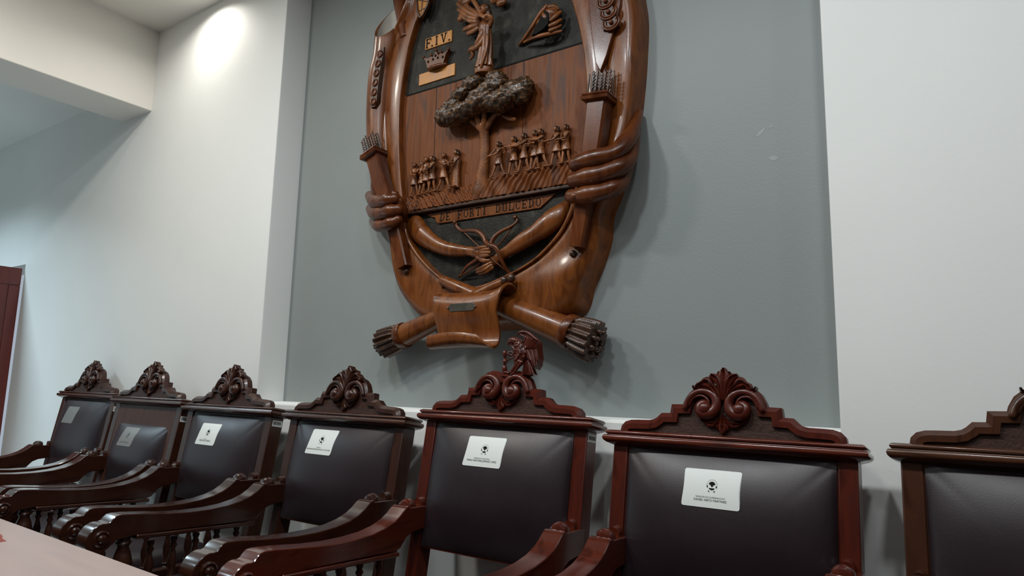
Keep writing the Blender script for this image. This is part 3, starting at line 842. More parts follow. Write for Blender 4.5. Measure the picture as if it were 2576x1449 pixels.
# quivers held by the hands
def box_quiver(pts, wid, dep, name):
    mb = MB(); q = cr(pts, 10); rings = []
    for i, (x, z, t) in enumerate(q):
        f = i / 9; w = wid[0] + (wid[1] - wid[0]) * f; dp = dep[0] + (dep[1] - dep[0]) * f
        d_ = q[min(i + 1, 9)] - q[max(i - 1, 0)]; l = math.hypot(d_[0], d_[1]); nx, nz = -d_[1] / l, d_[0] / l
        rings.append([P(x + nx * w * a, z + nz * w * a, t + dp * b) for a, b in ((-1, -1), (-1, .5), (-.8, .8), (.8, .8), (1, .5), (1, -1))])
    mb.loft(rings)
    o = obj(name, mb, M_ew_red, EM, ang=25)
    return o, q
ql, qp = box_quiver([(-0.5949, 0.9075, 0.125), (-0.543, 0.7748, 0.125), (-0.4749, 0.6215, 0.122), (-0.4367, 0.5208, 0.118), (-0.3948, 0.393, 0.112)], (.038, .026), (.032, .022), 'quiver')
qr, qp2 = box_quiver([(0.5287, 0.9101, 0.125), (0.5114, 0.7631, 0.13), (0.4874, 0.6365, 0.125), (0.4624, 0.5107, 0.118), (0.4383, 0.3963, 0.11)], (.040, .027), (.036, .026), 'quiver')
def quiver_top(par, p0, p1, w, cap_h=.022):
    d_ = np.array([p0[0] - p1[0], p0[1] - p1[1]]); d_ /= np.linalg.norm(d_); nx, nz = -d_[1], d_[0]
    mb = MB(); rings = []
    for h, e in ((0, 0), (.004, .010), (.014, .012), (.018, .006), (.022, .010), (cap_h + .006, .008)):
        c = (p0[0] + d_[0] * h, p0[1] + d_[1] * h)
        rings.append([P(c[0] + nx * (w + e) * a, c[1] + nz * (w + e) * a, p0[2] + (.034 + e) * b) for a, b in ((-1, -1), (-1, 1), (1, 1), (1, -1))])
    mb.loft(rings); obj('quiver_cap', mb, M_ew_red, par, ang=20)
    am = MB(); random.seed(9)
    for k in range(6):
        a = -1 + 2 * k / 5
        for row in (0, 1):
            b = .02 - .035 * row
            L_ = random.uniform(.075, .092) + .01 * row
            x0 = p0[0] + d_[0] * .028 + nx * w * a * .95; z0 = p0[1] + d_[1] * .028 + nz * w * a * .95
            x1 = x0 + d_[0] * L_; z1 = z0 + d_[1] * L_
            am.tube([P(x0, z0, p0[2] + b), P(x1, z1, p0[2] + b)], .0034, 6)
            if (k + row) % 2 == 0:
                for j in range(5):
                    f = .25 + .15 * j
                    xx, zz = x0 + (x1 - x0) * f, z0 + (z1 - z0) * f
                    for sg in (-1, 1):
                        am.tube([P(xx, zz, p0[2] + b + .001), P(xx + nx * .007 * sg + d_[0] * .008, zz + nz * .007 * sg + d_[1] * .008, p0[2] + b + .002)], .0024, 5)
    obj('arrows', am, M_ew_dark, par, ang=60)
quiver_top(ql, qp[0], qp[1], .038)
quiver_top(qr, qp2[0], qp2[1], .042)
for par, pt in ((ql, [(-0.3936, 0.3776)]), (qr, [(0.4137, 0.3774)])):
    obj('ball_end', MB().ball(P(pt[0][0], pt[0][1], .10), .013, .013, .013), M_ew_dark, par, ang=180)

# clenched hands: one continuous carving each
def hand(fingers, extra, name='clenched_hand'):
    mb = MB()
    for f in fingers:
        p = cr(f, 22)
        mb.tube([P(x, z, t) for x, z, t, r in p], [r * (1 + .07 * math.cos(i * .85)) for i, (x, z, t, r) in enumerate(p)], 14, flat=.92, axis=EA)
    for (x, z, t, rx, rt, rz) in extra:
        mb.ball(P(x, z, t), rx, rt, rz)
    return obj(name, mb, M_ew_red, EM, ang=180)
hl = hand([[(-0.6948, 0.7669, 0.05, 0.022), (-0.6085, 0.7149, 0.11, 0.029), (-0.5114, 0.6846, 0.155, 0.03), (-0.4459, 0.681, 0.168, 0.029), (-0.4235, 0.6851, 0.16, 0.024)], [(-0.6847, 0.7025, 0.05, 0.022), (-0.5991, 0.6565, 0.11, 0.029), (-0.498, 0.6311, 0.155, 0.03), (-0.4285, 0.6313, 0.168, 0.028), (-0.4013, 0.6353, 0.158, 0.023)], [(-0.6594, 0.6407, 0.05, 0.021), (-0.575, 0.5988, 0.11, 0.027), (-0.4896, 0.5781, 0.15, 0.028), (-0.4329, 0.5814, 0.16, 0.026), (-0.4086, 0.5945, 0.15, 0.021)], [(-0.4501, 0.6083, 0.08, 0.024), (-0.4193, 0.6426, 0.115, 0.025), (-0.4164, 0.675, 0.14, 0.022), (-0.4322, 0.7065, 0.15, 0.018)]],
           [(-.60, .80, .07, .05, .05, .09)])
hr = hand([[(0.6383, 0.8834, 0.03, 0.016), (0.6408, 0.82, 0.068, 0.024), (0.6314, 0.7625, 0.105, 0.03), (0.6018, 0.7077, 0.145, 0.033), (0.5424, 0.6887, 0.172, 0.033), (0.4883, 0.6836, 0.178, 0.031), (0.4576, 0.6832, 0.168, 0.026)], [(0.6356, 0.7914, 0.06, 0.022), (0.6319, 0.7021, 0.09, 0.03), (0.6031, 0.6549, 0.135, 0.034), (0.5422, 0.6308, 0.165, 0.035), (0.484, 0.6269, 0.172, 0.032), (0.4474, 0.6288, 0.16, 0.027)], [(0.6142, 0.725, 0.05, 0.022), (0.6039, 0.6289, 0.085, 0.03), (0.5797, 0.5875, 0.13, 0.033), (0.5328, 0.5687, 0.158, 0.034), (0.476, 0.5675, 0.162, 0.031), (0.4344, 0.5737, 0.15, 0.026)]],
           [])
nl = MB()
for x, z in [(0.4728, 0.6769), (0.4686, 0.62), (0.4614, 0.5624)]:
    nl.ball(P(x, z, .186), .012, .006, .011)
obj('finger_nails', nl, M_ew_red, hr, ang=180)

# tree with statue on top
tr = MB()
def tpath(mb, pts, n=14, flat=.7, seg=10, axis=EA):
    p = cr(pts, n); mb.tube([P(x, z, t) for x, z, t, r in p], [r for *_, r in p], seg, flat=flat, axis=axis)
for s in [[(-0.0415, 0.6791, 0.06, 0.04), (-0.0323, 0.7287, 0.064, 0.033), (-0.0218, 0.7842, 0.07, 0.026), (-0.0151, 0.8493, 0.074, 0.023), (-0.0151, 0.9153, 0.08, 0.022), (-0.0159, 0.9509, 0.086, 0.026)], [(-0.0163, 0.9394, 0.085, 0.022), (-0.0565, 0.9718, 0.09, 0.014), (-0.0911, 1.0016, 0.095, 0.01), (-0.0981, 1.0117, 0.1, 0.008)], [(-0.0203, 0.9443, 0.088, 0.018), (-0.035, 0.9808, 0.1, 0.013), (-0.0448, 1.0154, 0.105, 0.012), (-0.0417, 1.0334, 0.11, 0.012)], [(-0.0142, 0.943, 0.088, 0.018), (0.0013, 0.9745, 0.105, 0.013), (0.0058, 1.0056, 0.11, 0.012), (0.0089, 1.0321, 0.11, 0.012)], [(-0.005, 0.9425, 0.084, 0.02), (0.0339, 0.9711, 0.095, 0.013), (0.0567, 0.9862, 0.1, 0.011), (0.069, 1.0203, 0.105, 0.009)], [(0.0399, 0.9817, 0.09, 0.011), (0.0839, 0.9885, 0.1, 0.009), (0.1083, 1.0131, 0.1, 0.007)], [(0.0796, 0.9782, 0.085, 0.008), (0.1127, 0.9558, 0.09, 0.009), (0.1409, 0.9457, 0.092, 0.008)]]:
    tpath(tr, s)
tree = obj('carved_tree', tr, M_ew_fig, EM, ang=180)
cn = MB()
rs = np.random.RandomState(2)
def lump(px, rx, rz, rt, tilt=0, nu=40, nv=20):
    x, z, t = px; base = MB(); f1 = rs.rand(8) * 6
    c = np.array(P(x, z, t)); ca, sa = math.cos(tilt), math.sin(tilt)
    rings = []
    for i in range(nv + 1):
        phi = min(max(math.pi * i / nv, .06), math.pi - .06); ring = []
        for k in range(nu):
            th = 2 * math.pi * k / nu
            d = np.array([math.sin(phi) * math.cos(th), math.sin(phi) * math.sin(th), -math.cos(phi)])
            b = 1 + .10 * math.sin(9 * d[0] + f1[0]) * math.sin(8 * d[2] + f1[1]) + .07 * math.sin(23 * d[0] + f1[2]) * math.sin(21 * d[2] + 17 * d[1] + f1[3]) + .04 * math.sin(41 * d[0] + f1[4]) * math.sin(37 * d[2] + f1[5])
            q = np.array([d[0] * rx, d[1] * rt, d[2] * rz]) * b
            ring.append(c + np.array([q[0] * ca - q[2] * sa, q[1], q[0] * sa + q[2] * ca]))
        rings.append(ring)
    cn.loft(rings)
for (pt, rx, rz, rt, tl_) in zip([(-0.1116, 1.0144, 0.115), (-0.1908, 1.0249, 0.11), (-0.0019, 1.0289, 0.125), (0.0966, 1.0179, 0.125), (0.1616, 1.0466, 0.11), (0.1884, 1.0606, 0.1), (0.0557, 1.083, 0.125), (0.0706, 1.1185, 0.12), (-0.054, 1.1312, 0.115), (-0.1086, 1.0976, 0.11), (0.0143, 1.0619, 0.135), (0.1274, 1.0395, 0.115), (-0.1557, 1.054, 0.115)],
        [.080, .055, .085, .085, .065, .042, .075, .050, .050, .060, .07, .06, .05], [.042, .045, .038, .042, .05, .045, .034, .034, .032, .028, .03, .04, .035], [.055, .045, .06, .055, .045, .035, .05, .04, .04, .045, .04, .05, .04],
        [.25, .2, .2, .05, -.35, -.5, .15, -.3, .1, .3, .1, -.2, .3]):
    lump(pt, rx, rz, rt, tl_)
obj('foliage', cn, M_leaf_dark, tree, ang=180)
ss = MB()
def stat(s, **k): tpath(ss, s, **k)
st_base = [(-0.008, 1.1668), (-0.0065, 1.1837), (-0.005, 1.1972)]
ss.tube([P(x, z, .105) for x, z in st_base], [.040, .044, .040], 20, flat=.8, rnd=False, axis=EA)
body = cr([(-0.0011, 1.1905, 0.115, 0.038), (0.004, 1.2225, 0.118, 0.033), (0.0081, 1.264, 0.12, 0.031), (0.0081, 1.3066, 0.122, 0.03), (0.0092, 1.3364, 0.125, 0.026), (0.0082, 1.3647, 0.125, 0.029), (0.0052, 1.3865, 0.122, 0.022), (0.0028, 1.4034, 0.125, 0.012)], 34)
rings = []
for i, (x, z, t, r) in enumerate(body):
    a = i / 33; am = .14 * (1 - a) ** .6 if a < .75 else .02
    rings.append([P(x + r * math.cos(2 * math.pi * k / 48) * (1 + am * math.sin(9 * 2 * math.pi * k / 48 + a * 5)), z, t + .75 * r * math.sin(2 * math.pi * k / 48) * (1 + am * math.sin(9 * 2 * math.pi * k / 48 + a * 5))) for k in range(48)])
ss.loft(rings)
hd_ = [(0.005, 1.4347)][0]
ss.ball(P(hd_[0], hd_[1], .135), .0165, .018, .022)
ss.ball(P(hd_[0] - .003, hd_[1] - .002, .155), .003, .004, .005)
for s in [[(0.0362, 1.3608, 0.13, 0.014), (0.0526, 1.3726, 0.145, 0.012), (0.0416, 1.3868, 0.158, 0.009), (0.0263, 1.3817, 0.164, 0.007)], [(-0.0214, 1.3819, 0.13, 0.014), (-0.0169, 1.3995, 0.145, 0.012), (0.005, 1.4001, 0.158, 0.01), (0.0304, 1.3769, 0.164, 0.007)], [(0.011, 1.3112, 0.14, 0.01), (-0.0027, 1.2864, 0.142, 0.012), (-0.0261, 1.2732, 0.14, 0.013), (-0.0609, 1.2823, 0.13, 0.01), (-0.0747, 1.2784, 0.12, 0.008)], [(0.0021, 1.3348, 0.14, 0.012), (-0.0077, 1.3105, 0.142, 0.012), (-0.0242, 1.291, 0.138, 0.01)], [(-0.0604, 1.2792, 0.125, 0.01), (-0.0552, 1.2588, 0.12, 0.009), (-0.0771, 1.2517, 0.11, 0.007)], [(0.035, 1.3052, 0.145, 0.008), (0.0335, 1.2535, 0.146, 0.007), (0.0185, 1.2066, 0.145, 0.006), (0.0036, 1.1819, 0.14, 0.006)]]:
    stat(s)
statue = obj('statue_figure', ss, M_ew_fig, EM, ang=75)
hm = MB()
hm.ball(P(hd_[0] + .004, hd_[1] + .006, .126), .021, .018, .025).ball(P(hd_[0] + .016, hd_[1] - .018, .122), .014, .014, .026)
obj('statue_hair', hm, M_ew_dark, statue, ang=180)
ray_ = MB()
for s in [[(-0.0581, 1.4527, 0.09, 0.012), (-0.1089, 1.5017, 0.09, 0.01), (-0.1815, 1.5764, 0.085, 0.008)], [(-0.0642, 1.4474, 0.09, 0.011), (-0.1085, 1.4807, 0.095, 0.012), (-0.1715, 1.5405, 0.09, 0.011)], [(-0.0638, 1.4364, 0.09, 0.011), (-0.1033, 1.4571, 0.095, 0.012), (-0.1659, 1.5126, 0.09, 0.011)], [(-0.0634, 1.4254, 0.09, 0.01), (-0.0982, 1.4373, 0.095, 0.011), (-0.1559, 1.4835, 0.09, 0.01)], [(-0.0544, 1.4081, 0.09, 0.01), (-0.0909, 1.4111, 0.092, 0.012), (-0.1351, 1.4132, 0.085, 0.01)], [(-0.0499, 1.3996, 0.09, 0.01), (-0.0731, 1.3876, 0.092, 0.012), (-0.1147, 1.3889, 0.085, 0.01)], [(-0.0481, 1.464, 0.09, 0.01), (-0.0773, 1.5135, 0.09, 0.01), (-0.1155, 1.5693, 0.085, 0.008)]]:
    tpath(ray_, s, flat=.6)
ray_.ball(P(*[(-0.1278, 1.5411)][0], .088), .026, .012, .022).ball(P(*[(-0.1553, 1.4703)][0], .084), .02, .012, .014)
ray_.ball(P(*[(0.0541, 1.4777)][0], .08), .026, .014, .018).ball(P(*[(0.0168, 1.5043)][0], .08), .022, .014, .02)
obj('statue_rays', ray_, M_ew_fig, statue, ang=180)

# conch shell on the dark field
sh = MB()
p = cr([(0.1316, 1.2747, 0.062, 0.003), (0.1699, 1.285, 0.068, 0.008), (0.2126, 1.296, 0.076, 0.017), (0.2507, 1.3112, 0.084, 0.027), (0.2834, 1.3251, 0.09, 0.033), (0.3048, 1.3418, 0.09, 0.03), (0.3129, 1.3613, 0.086, 0.02), (0.3127, 1.3813, 0.08, 0.008)], 40)
sh.tube([P(x, z, t) for x, z, t, r in p], [r * (1 + .09 * math.sin(i * 1.15)) for i, (x, z, t, r) in enumerate(p)], 20, flat=.85, axis=EA)
for s in [[(0.1409, 1.2718, 0.07, 0.004), (0.2145, 1.3042, 0.1, 0.007), (0.2655, 1.3432, 0.115, 0.008), (0.2928, 1.3721, 0.11, 0.007)], [(0.1705, 1.269, 0.08, 0.005), (0.2463, 1.2587, 0.105, 0.008), (0.3067, 1.2565, 0.1, 0.008), (0.344, 1.2625, 0.085, 0.006)], [(0.3166, 1.3022, 0.115, 0.008), (0.3336, 1.317, 0.108, 0.01), (0.347, 1.3358, 0.095, 0.007)], [(0.3134, 1.2802, 0.115, 0.008), (0.334, 1.2872, 0.108, 0.009), (0.3475, 1.3027, 0.095, 0.007)], [(0.3107, 1.2637, 0.11, 0.008), (0.3296, 1.2727, 0.1, 0.009), (0.3449, 1.2829, 0.09, 0.006)], [(0.2953, 1.3672, 0.105, 0.008), (0.3175, 1.366, 0.1, 0.009), (0.3332, 1.3561, 0.09, 0.006)]]:
    tpath(sh, s, flat=.8)
shell = obj('conch_shell', sh, M_ew_fig, EM, ang=180)
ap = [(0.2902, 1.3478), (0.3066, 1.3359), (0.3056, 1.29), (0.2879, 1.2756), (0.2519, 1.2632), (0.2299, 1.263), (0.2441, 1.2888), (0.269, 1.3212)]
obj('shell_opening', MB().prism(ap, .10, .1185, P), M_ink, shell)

# initials plate, crown and small plank
def rect_plate(px, t0, t1, m, name, par, bev=.002):
    return obj(name, MB().prism(px, t0, t1, P), m, par, bevel=bev)
ip_px = [(-0.3805, 1.4528), (-0.225, 1.4487), (-0.2226, 1.3955), (-0.3775, 1.3979)]
ix0 = (ip_px[0][0] + ip_px[3][0]) / 2; ix1 = (ip_px[1][0] + ip_px[2][0]) / 2; iz1 = (ip_px[0][1] + ip_px[1][1]) / 2; iz0 = (ip_px[2][1] + ip_px[3][1]) / 2
ip = rect_plate([(ix0, iz0), (ix1, iz0), (ix1, iz1), (ix0, iz1)], .05, .062, M_ew_gold, 'initials_plate', EM)
# the initials are lettered after the slab capitals are defined
pk = [(-0.4072, 1.289), (-0.1998, 1.287), (-0.1974, 1.2331), (-0.3992, 1.2318)]
px0, px1 = pk[0][0], pk[1][0]; pz0 = (pk[2][1] + pk[3][1]) / 2; pz1 = (pk[0][1] + pk[1][1]) / 2
rect_plate([(px0, pz0), (px1, pz0), (px1, pz1), (px0, pz1)], .05, .062, M_ew_gold, 'small_plank', EM)
cx_, cz_ = [(-0.297, 1.3219)][0]
cm = MB()
cm.tube([P(cx_ - .046, cz_ - .028, .064), P(cx_ - .02, cz_ - .034, .082), P(cx_ + .02, cz_ - .034, .082), P(cx_ + .046, cz_ - .028, .064)], [.010] * 4, 10)
cm.prism([(cx_ - .046, cz_ - .028), (cx_ + .046, cz_ - .028), (cx_ + .058, cz_ + .010), (cx_ + .074, cz_ + .028), (cx_ + .040, cz_ + .016), (cx_ + .028, cz_ + .024), (cx_ + .016, cz_ + .014), (cx_, cz_ + .042), (cx_ - .016, cz_ + .014), (cx_ - .028, cz_ + .024), (cx_ - .040, cz_ + .016), (cx_ - .074, cz_ + .028), (cx_ - .058, cz_ + .010)], .05, .080, P)
for dx, dz in ((-.072, .030), (-.028, .028), (0, .046), (.028, .028), (.072, .030)):
    cm.ball(P(cx_ + dx, cz_ + dz, .078), .007, .007, .007)
crown = obj('crown_carving', cm, M_ew_red, EM, ang=40)
dm = MB()
for dx, dz in ((-.042, .000), (-.014, .004), (.014, .004), (.042, .000), (0, .018)):
    dm.ball(P(cx_ + dx, cz_ + dz, .081), .005, .003, .006)
obj('crown_holes', dm, M_ink, crown, ang=180)

# little figures
def figure(x, z, h, face=1, robe=False, arm=None, stride=.1, lean=0.0, twist=0.0):
    """Relief figure standing at (x,z), height h; face = +1 right, -1 left."""
    mb = MB(); t0 = .076; u = h
    def Q(dx, dz, t): return P(x + dx * u + lean * dz * u, z + dz * u, t)
    fl = dict(flat=.8, axis=EA)
    if robe:
        prof = [(0, .0, .115), (.0, .12, .110), (.0, .35, .100), (0, .52, .095), (0, .60, .105), (0, .74, .115), (0, .82, .085), (0, .86, .04)]
        mb.tube([Q(a, b, t0) for a, b, _ in prof], [r * u for *_, r in prof], 16, rnd=False, lobes=6, lamp=.07, **fl)
        mb.ball(Q(-.06, .012, t0 + .02), .05 * u, .06 * u, .02 * u).ball(Q(.06, .012, t0 + .02), .05 * u, .06 * u, .02 * u)
    else:
        for s in (-1, 1):
            o = s * .055
            mb.tube([Q(o + s * stride * .9, .02, t0 - .004 * s), Q(o + s * stride * .45 + face * .015, .22, t0), Q(o, .42, t0)], [.028 * u, .040 * u, .050 * u], 10, **fl)
            mb.tube([Q(o + s * stride * .9 - face * .02, .014, t0), Q(o + s * stride * .9 + face * .085, .010, t0 + .004)], [.024 * u, .018 * u], 8, **fl)
        sk_ = [(.0, .33, .130), (0, .40, .122), (0, .50, .092), (0, .54, .078)]
        mb.tube([Q(a, b, t0) for a, b, _ in sk_], [r * u for *_, r in sk_], 18, rnd=False, lobes=7, lamp=.08, **fl)
        to = [(0, .52, .075), (0, .62, .085), (0, .72, .105), (0, .79, .10), (0, .83, .05), (face * .005, .88, .035)]
        mb.tube([Q(a, b, t0) for a, b, _ in to], [r * u for *_, r in to], 14, rnd=False, **fl)
    # head
    hx = face * .012
    mb.ball(Q(hx, .925, t0 + .006), .058 * u, .062 * u, .075 * u)
    mb.ball(Q(hx + face * .055, .915, t0 + .008), .016 * u, .016 * u, .014 * u)
    # arms
    A = arm or [(.11, .60), (.17, .60)]
    for s, (ax, az) in zip((1, -1), A):
        sh_ = Q(.095 * s, .775, t0 + .010)
        el = Q((.095 * s + ax * face) / 2 + s * .06, (.775 + az) / 2 - .06, t0 + .022)
        hn = Q(ax * face, az, t0 + .034)
        mb.tube([sh_, el, hn], [.036 * u, .030 * u, .022 * u], 8, **fl)
        mb.ball(hn, .028 * u, .026 * u, .026 * u)
    o = obj('carved_figure', mb, M_ew_fig, EM, ang=75)
    hb = MB()
    hb.ball(Q(hx - face * .022, .955, t0 - .002), .068 * u, .066 * u, .060 * u).ball(Q(hx - face * .045, .90, t0 - .002), .045 * u, .06 * u, .075 * u)
    for k in range(5):
        hb.ball(Q(hx - face * .02 + .026 * (k - 2), .985 - .010 * abs(k - 2), t0 + .010 * (k % 2)), .026 * u, .030 * u, .026 * u)
    obj('figure_hair', hb, M_ew_dark, o, ang=180)
FG = [  # foot px, head px, facing, robe, arms, stride
    ([(-0.3931, 0.7129), (-0.4138, 0.8628)], 1, False, [(.16, .62), (.24, .55)], .08), ([(-0.3494, 0.7137), (-0.3832, 0.8611)], 1, False, [(.10, .58), (-.1, .52)], .04),
    ([(-0.3244, 0.7153), (-0.3402, 0.877)], 1, False, [(.22, .60), (.12, .52)], .07), ([(-0.2909, 0.7192), (-0.2969, 0.8764)], -1, False, [(.20, .56), (.26, .50)], .05),
    ([(-0.2266, 0.7148), (-0.2434, 0.8773)], 1, False, [(.36, .64), (.44, .62)], .14), ([(-0.1578, 0.7147), (-0.1609, 0.8797)], -1, True, [(.16, .60), (.10, .56)], .0),
    ([(0.0587, 0.7326), (0.0603, 0.8717)], -1, False, [(.22, .54), (.28, .48)], .16), ([(0.1315, 0.7304), (0.1294, 0.8797)], -1, False, [(.24, .66), (.16, .52)], .09),
    ([(0.18, 0.7304), (0.1838, 0.8836)], -1, False, [(.46, .66), (.36, .60)], .10), ([(0.2292, 0.7301), (0.2169, 0.885)], -1, False, [(.14, .60), (.05, .55)], .06),
    ([(0.2561, 0.7334), (0.2604, 0.8858)], -1, False, [(.30, .72), (.16, .60)], .15), ([(0.3264, 0.7323), (0.333, 0.8819)], -1, False, [(.26, .58), (.10, .50)], .09),
    ([(0.3676, 0.7328), (0.3658, 0.8797)], -1, False, [(.16, .56), (-.08, .50)], .05)]
for (a, b), fc, rb_, ar, stt in FG:
    h = b[1] - a[1]
    figure(a[0], a[1], h, fc, rb_, ar, stt)
# grass mound under them
top_px = cr([(-0.4509, 0.6959), (-0.4066, 0.7041), (-0.3441, 0.7022), (-0.2591, 0.7074), (-0.183, 0.7065), (-0.1195, 0.7055), (-0.068, 0.7094), (-0.0238, 0.7193), (0.0513, 0.7206), (0.128, 0.7212), (0.2022, 0.7187), (0.2741, 0.7225), (0.3438, 0.7262), (0.4114, 0.7267)], 121)
gm = MB(); f2 = np.random.RandomState(5).rand(12) * 6
def gf(i, j):
    k = i * 120; a = min(119, int(k)); f = k - a
    x, zt_ = top_px[a] * (1 - f) + top_px[a + 1] * f
    zt_ = zt_ + .013 + .005 * math.sin(x * 190) * math.sin(x * 47)
    z = ZB + .004 + (zt_ - ZB - .004) * j
    s = x * 1.0 + .5 * z
    r = .0045 * math.sin(235 * (x - .55 * (z - ZB) * (1 if x > -.05 else -1)) + 2.2 * math.sin(17 * x + f2[0]) + 1.3 * math.sin(40 * z + f2[1])) + .0025 * math.sin(71 * x + 60 * z + f2[2]) + .002 * math.sin(233 * x - 90 * z + f2[3])
    return P(x, z, .060 + (.020 * (1 - .55 * j) + r) * (1 if j < .97 else .3))
gm.grid(gf, 420, 26, (0, .012, 0))
obj('carved_grass', gm, M_ew_plank, EM, ang=180)

# motto ribbon
rb_px = [(-0.2789, 0.5847), (0.2985, 0.6195), (-0.2851, 0.6186), (0.2948, 0.6325), (-0.3281, 0.6241), (0.2938, 0.5844)]
rx0, rx1 = rb_px[0][0], rb_px[1][0]
rz1 = ZB - .016; rz0 = rz1 - .050
rib = obj('motto_ribbon', MB().prism([(rx0 - .055, rz1), (rx0 - .02, rz1 - .018), (rx0 - .005, rz1 - .02), (rx0 + .002, rz0 + .01), (rx0 + .016, rz0), (rx1 - .055, rz0), (rx1 - .03, rz0 + .016), (rx1 + .018, rz1), (rx1, rz1)], .045, .057, P), M_ew, EM, bevel=.002)
def slab(ch):
    # strokes of a slab-serif capital on a 1 x 1 box: quads (x0,z0,x1,z1) and arcs (cx,cz,rx,rz,a0,a1)
    st = .17
    V = lambda x: [(x, 0, x + st, 1), (x - .10, 0, x + st + .10, .09), (x - .10, .91, x + st + .10, 1)]
    if ch == 'I': return V(.41), []
    if ch == 'D': return V(.12), [(.24, .5, .62, .5, -90, 90)]
    if ch == 'E': return V(.12) + [(.2, 0, .86, .10), (.2, .9, .86, 1), (.2, .45, .62, .55), (.78, 0, .88, .26), (.78, .74, .88, 1), (.56, .36, .64, .64)], []
    if ch == 'F': return V(.12) + [(.2, .9, .86, 1), (.2, .45, .62, .55), (.78, .72, .88, 1), (.56, .36, .64, .64)], []
    if ch == 'L': return V(.12) + [(.2, 0, .86, .10), (.78, 0, .88, .30)], []
    if ch == 'T': return V(.41) + [(.06, .9, .94, 1), (.04, .72, .13, 1), (.87, .72, .96, 1)], []
    if ch == 'O': return [], [(.5, .5, .44, .5, 0, 360)]
    if ch == 'C': return [(.80, .70, .88, .97)], [(.52, .5, .44, .5, 40, 320)]
    if ch == 'U': return [(.12, .28, .29, 1), (.70, .28, .84, 1), (.02, .91, .39, 1), (.60, .91, .94, 1)], [(.48, .30, .36, .30, 180, 360)]
    if ch == 'V': return [(-.02, .91, .36, 1), (.64, .91, 1.02, 1)], [('v',)]
    if ch == '.': return [(.0, 0, .26, .15)], []
    if ch == 'R': return V(.12), [(.24, .74, .50, .26, -90, 90), ('leg',)]
    return [], []
def slab_word(word, x0, cw, h, zb, t):
    mb = MB()
    for i, ch in enumerate(word):
        q, arcs = slab(ch); ox = x0 + i * cw; w = cw * .82
        X = lambda a: ox + a * w
        for a0, b0, a1, b1 in q:
            mb.add([P(X(a0), zb + b0 * h, t), P(X(a1), zb + b0 * h, t), P(X(a1), zb + b1 * h, t), P(X(a0), zb + b1 * h, t)], [(0, 1, 2, 3)])
        for ar in arcs:
            if ar[0] == 'v':
                mb.add([P(X(.08), zb + h, t), P(X(.27), zb + h, t), P(X(.56), zb, t), P(X(.44), zb, t)], [(0, 1, 2, 3)])
                mb.add([P(X(.74), zb + h, t), P(X(.88), zb + h, t), P(X(.56), zb, t), P(X(.46), zb, t)], [(0, 1, 2, 3)]); continue
            if ar[0] == 'leg':
                mb.add([P(X(.42), zb + .5 * h, t), P(X(.60), zb + .5 * h, t), P(X(.96), zb, t), P(X(.76), zb, t)], [(0, 1, 2, 3)]); continue
            cx, cz, rx, rz, s0, s1 = ar; n = 22
            o = [P(X(cx + rx * math.cos(R(s0 + (s1 - s0) * k / n))), zb + (cz + rz * math.sin(R(s0 + (s1 - s0) * k / n))) * h, t) for k in range(n + 1)]
            ii = [P(X(cx + (rx - .15) * math.cos(R(s0 + (s1 - s0) * k / n))), zb + (cz + (rz - .09) * math.sin(R(s0 + (s1 - s0) * k / n))) * h, t) for k in range(n + 1)]
            mb.add(o + ii, [(k, k + 1, n + 2 + k, n + 1 + k) for k in range(n)])
    return mb
iw = (ix1 - ix0) / 3.55
im = MB()
for ch, k in (('F', .12), ('.', .90), ('I', 1.18), ('V', 2.12), ('.', 3.15)):
    o_ = slab_word(ch, ix0 + k * iw, iw, (iz1 - iz0) * .80, iz0 + (iz1 - iz0) * .10, .0638)
    im.add(o_.v, o_.f)
obj('initials', im, M_ink, ip, ang=180)
tx0, tx1 = rx0 + .026, rx1 - .042
cw = (tx1 - tx0) / 16.2
for wd, k in (('DE', 0), ('FORTI', 3.0), ('DULCEDO', 9.2)):
    obj('motto_word', slab_word(wd, tx0 + k * cw, cw, .034, rz0 + .008, .0580), M_ink, rib, ang=180)

# crossed arms with bows
am = MB()
def ap_(s, mb, flat=.62, n=26, seg=14): tpath(mb, s, n, flat, seg)
L_arm = [[(-0.3924, 0.5878, 0.06, 0.046), (-0.3555, 0.55, 0.068, 0.046), (-0.3029, 0.5117, 0.074, 0.04), (-0.2494, 0.4813, 0.078, 0.033), (-0.1993, 0.4607, 0.08, 0.03), (-0.1444, 0.4466, 0.082, 0.028), (-0.0925, 0.4383, 0.082, 0.022), (-0.0584, 0.433, 0.084, 0.02), (-0.0286, 0.4249, 0.086, 0.024), (-0.0031, 0.4157, 0.088, 0.022)], [(-0.0064, 0.4299, 0.1, 0.008), (0.0306, 0.428, 0.108, 0.008), (0.0517, 0.4291, 0.108, 0.007)], [(0.0009, 0.4172, 0.104, 0.008), (0.0379, 0.4139, 0.112, 0.008), (0.0503, 0.415, 0.108, 0.007)], [(0.0013, 0.406, 0.104, 0.008), (0.0344, 0.4031, 0.112, 0.007), (0.0449, 0.4045, 0.108, 0.006)], [(-0.0187, 0.4025, 0.098, 0.008), (0.0096, 0.3926, 0.104, 0.007), (0.0265, 0.3955, 0.106, 0.006)], [(-0.028, 0.4388, 0.098, 0.008), (0.0094, 0.44, 0.106, 0.007), (0.0326, 0.4392, 0.106, 0.006)]]
